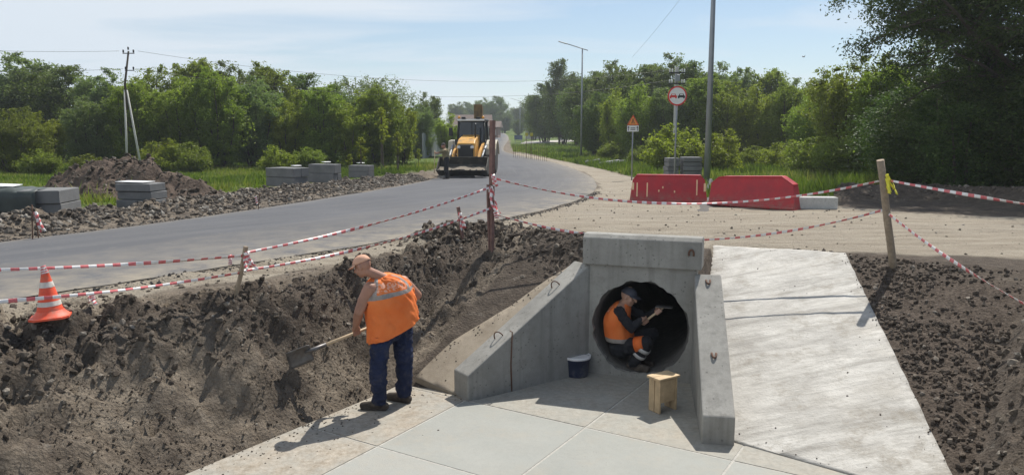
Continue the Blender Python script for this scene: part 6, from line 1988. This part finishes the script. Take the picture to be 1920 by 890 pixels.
# shovel
sh = empty('shovel', blade_c, 0, 'square steel shovel with wooden handle held against the dirt bank', 'shovel'); OS = tuple(blade_c)
mb = MB(); mb.tube([hstart - ax * .02, hstart.lerp(hend, .5), hend + ax * .03], [.017, .0165, .016], 10); mb.build('handle', M['handle'], sh, OS)
dn = (blade_c - hstart); 
wid = Vector((.35, -.25, 1.0)); bx = -ax; wid = (wid - bx * wid.dot(bx)).normalized(); nm_ = bx.cross(wid)
mb = MB(); vs = []; fs = []
for i in range(9):
    for j in range(9):
        x = i / 8; y = j / 8 - .5
        wdt_ = .23 * (1 if x > .12 else .78 + 1.8 * x)
        vs.append(hstart + bx * (x * .26 + .0) + wid * (y * wdt_) + nm_ * (.05 * (1 - (2 * y) ** 2) * (1 - .6 * x) - .035))
for i in range(8):
    for j in range(8): fs.append((i * 9 + j, i * 9 + j + 1, (i + 1) * 9 + j + 1, (i + 1) * 9 + j))
mb.add(vs, fs, 0, True); o = mb.build('blade', M['steel'], sh, OS); o.modifiers.new('t', 'SOLIDIFY').thickness = .004
mb = MB(); mb.tube([hstart + ax * .16, hstart, hstart + bx * .07 + nm_ * .01], [.020, .023, .016], 10); mb.build('socket', M['steel'], sh, OS)

# ---- worker squatting in the pipe mouth
C3 = lambda s_, t_, z_: cw(s_ + .11, t_, z_)
org2 = C3(.1, -.1, .06); O2 = tuple(org2)
w2 = empty('person', org2, 0, 'person squatting inside the pipe mouth in orange vest and dark cap', 'person')
F2 = Vector((CC[0], CC[1], 0)) * .96 + Vector((CA[0], CA[1], 0)) * -.2
hd2 = C3(.06, -.165, .955)
mb = MB(); P2h, M2h = head(mb, hd2, F2 + Vector((0, 0, -.30)), Vector((.15, 0, 1)), .98)
sR, sL = C3(-.07, -.255, .785), C3(.27, -.23, .785)
nk = C3(.09, -.235, .85)
mb.caps(nk, .056, hd2 + Vector((-.02, 0, -.05)), .054)
mb.caps(sR, .065, nk - Vector((0, 0, .02)), .07); mb.caps(sL, .065, nk - Vector((0, 0, .02)), .07)
pl2 = C3(.1, -.27, .34)
mb.caps(nk - Vector((0, 0, .12)), .095, pl2 + Vector((0, 0, .10)), .095)
eR, eL = C3(-.10, -.10, .60), C3(.24, .02, .66)
tA = (C3(.12, .30, .90) - C3(.06, .02, .66)).normalized()
gR2 = C3(.03, .04, .665); gL2 = gR2 + tA * .20
wR2 = grip(mb, gR2, tA, eR - gR2, flip=1); wL2 = grip(mb, gL2, tA, eL - gL2, flip=-1)
mb.chain([sR, eR, wR2], [.058, .045, .030]); mb.chain([sL, eL, wL2], [.058, .045, .030])
kR, kL = C3(-.04, .08, .42), C3(.24, .10, .47)
aR, aL = C3(.0, -.08, .15), C3(.2, -.06, .15)
for h_, k_, a_ in ((C3(.02, -.26, .32), kR, aR), (C3(.18, -.26, .32), kL, aL)): mb.chain([h_, k_, a_], [.08, .052, .04])
put_fused('body', mb, .0065, M['skin2'], w2, O2, 2); eyes(P2h, w2, O2)
cap(P2h, M2h, w2, O2, M['plaid'], True, 'cap')
mb = MB(); mb.chain([sR, sR.lerp(eR, .5), eR, eR.lerp(wR2, .85)], [.072, .062, .056, .042]); put_fused('sleeve', mb, .009, M['dark_cloth'], w2, O2, 2, folds(.008, 3, 11))
mb = MB(); mb.chain([sL, sL.lerp(eL, .5), eL, eL.lerp(wL2, .85)], [.072, .062, .056, .042]); put_fused('sleeve', mb, .009, M['dark_cloth'], w2, O2, 2, folds(.008, 5, 11))
def rg2(s0, s1, t_, z_, hb): return (C3(s1, t_, z_)[:], C3(s0, t_, z_)[:], hb, F2[:])
rings = [rg2(-.10, .30, -.27, .40, .165), rg2(-.11, .31, -.29, .52, .165), rg2(-.12, .32, -.31, .66, .155), rg2(-.11, .31, -.285, .755, .135), rg2(-.06, .26, -.258, .83, .10), rg2(.02, .18, -.24, .868, .07)]
V, F, Hh, Aa = loft(rings, 50, 64, .008, 9)
o = mesh_np('vest', V, F, M['vest2'], w2, True, O2, attrs=dict(h=Hh, a=Aa)); o.modifiers.new('t', 'SOLIDIFY').thickness = .005
mb = MB(); mb.caps(C3(.02, -.26, .31), .125, C3(.18, -.26, .31), .125)
for h_, k_, a_ in ((C3(.02, -.26, .32), kR, aR), (C3(.18, -.26, .32), kL, aL)):
    mb.chain([h_, h_.lerp(k_, .5), k_, k_.lerp(a_, .5), a_], [.115, .10, .085, .078, .072])
tr2 = put_fused('trousers', mb, .010, M['dark_cloth'], w2, O2, 2, folds(.010, 17, 9))
M['orange_patch'] = simple('orange_knee_patch', (.82, .17, .03), .75, .12, 8)
M['reflect'] = simple('reflective_grey', (.50, .49, .47), .5, .12, 8)
mb = MB(); mb.tube([kR + (aR - kR).normalized() * .06, kR + (aR - kR).normalized() * .11], [.092, .090], 18, caps=False); mb.tube([kR + (aR - kR).normalized() * .16, kR + (aR - kR).normalized() * .20], [.088, .086], 18, caps=False)
o = mb.build('reflective_stripe', M['reflect'], tr2, O2); o.modifiers.new('t', 'SOLIDIFY').thickness = .004
mb = MB(); mb.tube([kR + (kR - C3(.02, -.26, .32)).normalized() * -.14, kR + (kR - C3(.02, -.26, .32)).normalized() * -.03], [.101, .093], 18, caps=False)
o = mb.build('orange_panel', M['orange_patch'], tr2, O2); o.modifiers.new('t', 'SOLIDIFY').thickness = .004
for a_ in (aR, aL):
    mb = MB(); q = Vector(a_); q.z = ZF + .16; boot(mb, q, F2, 1.0, ZF + .066); put_fused('boot', mb, .009, M['boot'], w2, O2, 2)
# hand hammer-trowel he holds
tl = empty('trowel', gR2, 0, 'plastering trowel held up in both hands inside the pipe', 'trowel'); OT = tuple(gR2)
mb = MB(); mb.tube([gR2 - tA * .05, gL2 + tA * .07], [.015, .014], 10); mb.build('handle', M['handle'], tl, OT)
mb = MB(); hx = gL2 + tA * .09; sdv = Vector((CC[0], CC[1], 0)); mb.box(hx, (.20, .10, .012), rot=-TH, bev=.004); mb.build('blade', M['steel'], tl, OT)

# ---- third worker beside the loader bucket
p = hit(838, 337); org3 = p + Vector((0, 0, .01)); O3 = tuple(org3)
w3 = empty('person', org3, 0, 'person in khaki shirt and dark trousers standing by the loader bucket', 'person')
def K(x, y, z): return org3 + Vector((x, y, z))
mb = MB(); P3h, M3h = head(mb, K(-.14, -.05, 1.50), Vector((-.9, -.2, -.25)), Vector((0, 0, 1)))
mb.caps(K(-.08, 0, 1.36), .06, K(-.13, -.04, 1.44), .055); mb.caps(K(-.08, -.18, 1.28), .075, K(-.04, .18, 1.28), .075); mb.caps(K(-.05, 0, 1.22), .14, K(0, 0, .92), .13)
mb.chain([K(-.08, -.19, 1.28), K(-.30, -.26, 1.20)], [.06, .045])
w_a = grip(mb, K(-.50, -.28, 1.18), Vector((0.05, 0, 1)), Vector((1, 0, 0))); mb.caps(K(-.30, -.26, 1.20), .045, w_a, .032)
mb.chain([K(-.04, .19, 1.28), K(.04, .25, 1.02)], [.06, .047])
w_b = grip(mb, K(-.16, .16, .92), Vector((0, 1, 0)), Vector((1, .3, .2))); mb.caps(K(.04, .25, 1.02), .045, w_b, .032)
for s_ in (-1, 1): mb.chain([K(0, s_ * .10, .88), K(-.03, s_ * .12, .48), K(.02, s_ * .12, .1)], [.08, .055, .04])
put_fused('body', mb, .012, M['skin'], w3, O3, 2); eyes(P3h, w3, O3)
cap(P3h, M3h, w3, O3, M['hair'], False, 'hair')
mb = MB(); mb.caps(K(-.08, -.17, 1.27), .09, K(-.04, .17, 1.27), .09); mb.caps(K(-.06, 0, 1.22), .17, K(.0, 0, .92), .16); mb.caps(K(-.08, -.19, 1.28), .08, K(-.26, -.25, 1.21), .065); mb.caps(K(-.04, .19, 1.28), .08, K(.02, .24, 1.08), .065)
put_fused('shirt', mb, .014, M['khaki'], w3, O3, 2, folds(.012, 2, 8))
mb = MB(); mb.caps(K(0, -.08, .90), .135, K(0, .08, .90), .135)
for s_ in (-1, 1): mb.chain([K(0, s_ * .10, .88), K(-.03, s_ * .12, .48), K(.02, s_ * .12, .12)], [.12, .095, .085])
put_fused('trousers', mb, .014, M['dark_cloth'], w3, O3, 2, folds(.012, 4, 8))
for s_ in (-1, 1):
    mb = MB(); boot(mb, K(.02, s_ * .12, .1), Vector((-1, -.2 * s_, 0)), 1.0, org3.z); put_fused('boot', mb, .012, M['boot'], w3, O3, 2)
rk = MB(); rk.tube([K(-.53, -.28, .30), K(-.495, -.28, 1.30)], .016, 8)
r = empty('rake', K(-.5, -.28, 0), 0, 'thin pale stick held by the person at the bucket', 'stick'); rk.build('handle', M['handle'], r, tuple(r.location))
# ------------------------------------------------------------------ sky, sun, camera
SUN_AZ, SUN_EL = R(30), R(54.5)          # azimuth clockwise from +Y
sd_ = Vector((math.sin(SUN_AZ) * math.cos(SUN_EL), math.cos(SUN_AZ) * math.cos(SUN_EL), math.sin(SUN_EL)))
L = bpy.data.lights.new('sun', 'SUN'); L.energy = 4.5; L.angle = R(.5); L.color = (1, .945, .86)
lo = bpy.data.objects.new('sun', L); COL.objects.link(lo)
lo.rotation_euler = (-sd_).to_track_quat('-Z', 'Y').to_euler(); lo.location = (0, 0, 40)
w = bpy.data.worlds.new('World'); scene.world = w; w.use_nodes = True
nt = w.node_tree; nt.nodes.clear()
out = nt.nodes.new('ShaderNodeOutputWorld'); bg = nt.nodes.new('ShaderNodeBackground')
sky = nt.nodes.new('ShaderNodeTexSky'); sky.sky_type = 'NISHITA'; sky.sun_disc = False
sky.sun_elevation = SUN_EL; sky.sun_rotation = SUN_AZ; sky.air_density = 1.0; sky.dust_density = .15; sky.ozone_density = 1.5
def nn(typ): return nt.nodes.new(typ)
tc = nn('ShaderNodeTexCoord'); sep = nn('ShaderNodeSeparateXYZ'); nt.links.new(tc.outputs['Generated'], sep.inputs[0])
def m2(op, a, b=None, c=None):
    n_ = nn('ShaderNodeMath'); n_.operation = op
    for i, q in enumerate((a, b, c)):
        if q is None: continue
        if isinstance(q, (int, float)): n_.inputs[i].default_value = q
        else: nt.links.new(q, n_.inputs[i])
    return n_.outputs[0]
def mr(v, a, b, c, d):
    n_ = nn('ShaderNodeMapRange'); nt.links.new(v, n_.inputs[0])
    for i, q in enumerate((a, b, c, d)): n_.inputs[i + 1].default_value = q
    return n_.outputs[0]
# cirrus on a flat layer: direction divided by its height
zc = m2('ADD', m2('MAXIMUM', sep.outputs[2], 0.0), .10)
cx = m2('DIVIDE', sep.outputs[0], zc); cy = m2('DIVIDE', sep.outputs[1], zc)
comb = nn('ShaderNodeCombineXYZ'); nt.links.new(cx, comb.inputs[0]); nt.links.new(cy, comb.inputs[1])
mp = nn('ShaderNodeMapping'); nt.links.new(comb.outputs[0], mp.inputs['Vector']); mp.inputs['Rotation'].default_value = (0, 0, R(28)); mp.inputs['Scale'].default_value = (.42, 1.0, 1); mp.inputs['Location'].default_value = (1.3, .4, 0)
n1 = nn('ShaderNodeTexNoise'); n1.inputs['Scale'].default_value = 1.1; n1.inputs['Detail'].default_value = 9; n1.inputs['Roughness'].default_value = .58; n1.inputs['Distortion'].default_value = .5
nt.links.new(mp.outputs[0], n1.inputs['Vector'])
side = mr(sep.outputs[0], .08, -.42, 0.0, .27)          # more veil towards the west
side2 = mr(sep.outputs[0], .12, .40, 0.0, .05)
cl = mr(m2('ADD', m2('ADD', n1.outputs['Fac'], side), side2), .535, .76, 0.0, .88)
mixc = nn('ShaderNodeMix'); mixc.data_type = 'RGBA'
nt.links.new(cl, mixc.inputs[0]); nt.links.new(sky.outputs[0], mixc.inputs[6]); mixc.inputs[7].default_value = (7.9, 8.4, 8.9, 1)
hz_ = mr(sep.outputs[2], .0, .28, .48, 0.0)
mh = nn('ShaderNodeMix'); mh.data_type = 'RGBA'; nt.links.new(hz_, mh.inputs[0]); nt.links.new(mixc.outputs[2], mh.inputs[6]); mh.inputs[7].default_value = (5.2, 6.3, 7.6, 1)
nt.links.new(mh.outputs[2], bg.inputs['Color']); bg.inputs['Strength'].default_value = .080
nt.links.new(bg.outputs[0], out.inputs['Surface'])

# warm-weather haze: one even volume round everything
mh_ = bpy.data.materials.new('haze'); mh_.use_nodes = True; hn = mh_.node_tree; hn.nodes.clear()
ho = hn.nodes.new('ShaderNodeOutputMaterial'); pv_ = hn.nodes.new('ShaderNodeVolumePrincipled')
pv_.inputs['Color'].default_value = (.86, .93, 1, 1); pv_.inputs['Density'].default_value = .0006; pv_.inputs['Anisotropy'].default_value = .2
hn.links.new(pv_.outputs[0], ho.inputs['Volume'])
m = MB(); m.box((0, 200, 12), (1400, 1240, 36)); hz = m.build('haze', mh_); tag(hz, 'thin pale summer haze in the air', 'haze', kind='stuff')
cd = bpy.data.cameras.new('camera'); cam = bpy.data.objects.new('camera', cd); COL.objects.link(cam)
cam.location = (0, 0, CAMZ); cam.rotation_euler = (math.pi / 2 - PITCH, 0, 0)
cd.sensor_fit = 'HORIZONTAL'; cd.angle = 2 * math.atan(960 / FPX); cd.clip_start = .05; cd.clip_end = 3000
scene.camera = cam
scene.render.engine = 'CYCLES'
scene.cycles.max_bounces = 6; scene.cycles.diffuse_bounces = 3; scene.cycles.transmission_bounces = 4; scene.cycles.transparent_max_bounces = 8
scene.cycles.use_denoising = True
scene.view_settings.view_transform = 'Standard'; scene.view_settings.look = 'None'
scene.view_settings.exposure = 0.42; scene.view_settings.gamma = 1.0; scene.view_settings.use_curve_mapping = False
scene.render.resolution_x = 1024; scene.render.resolution_y = 474
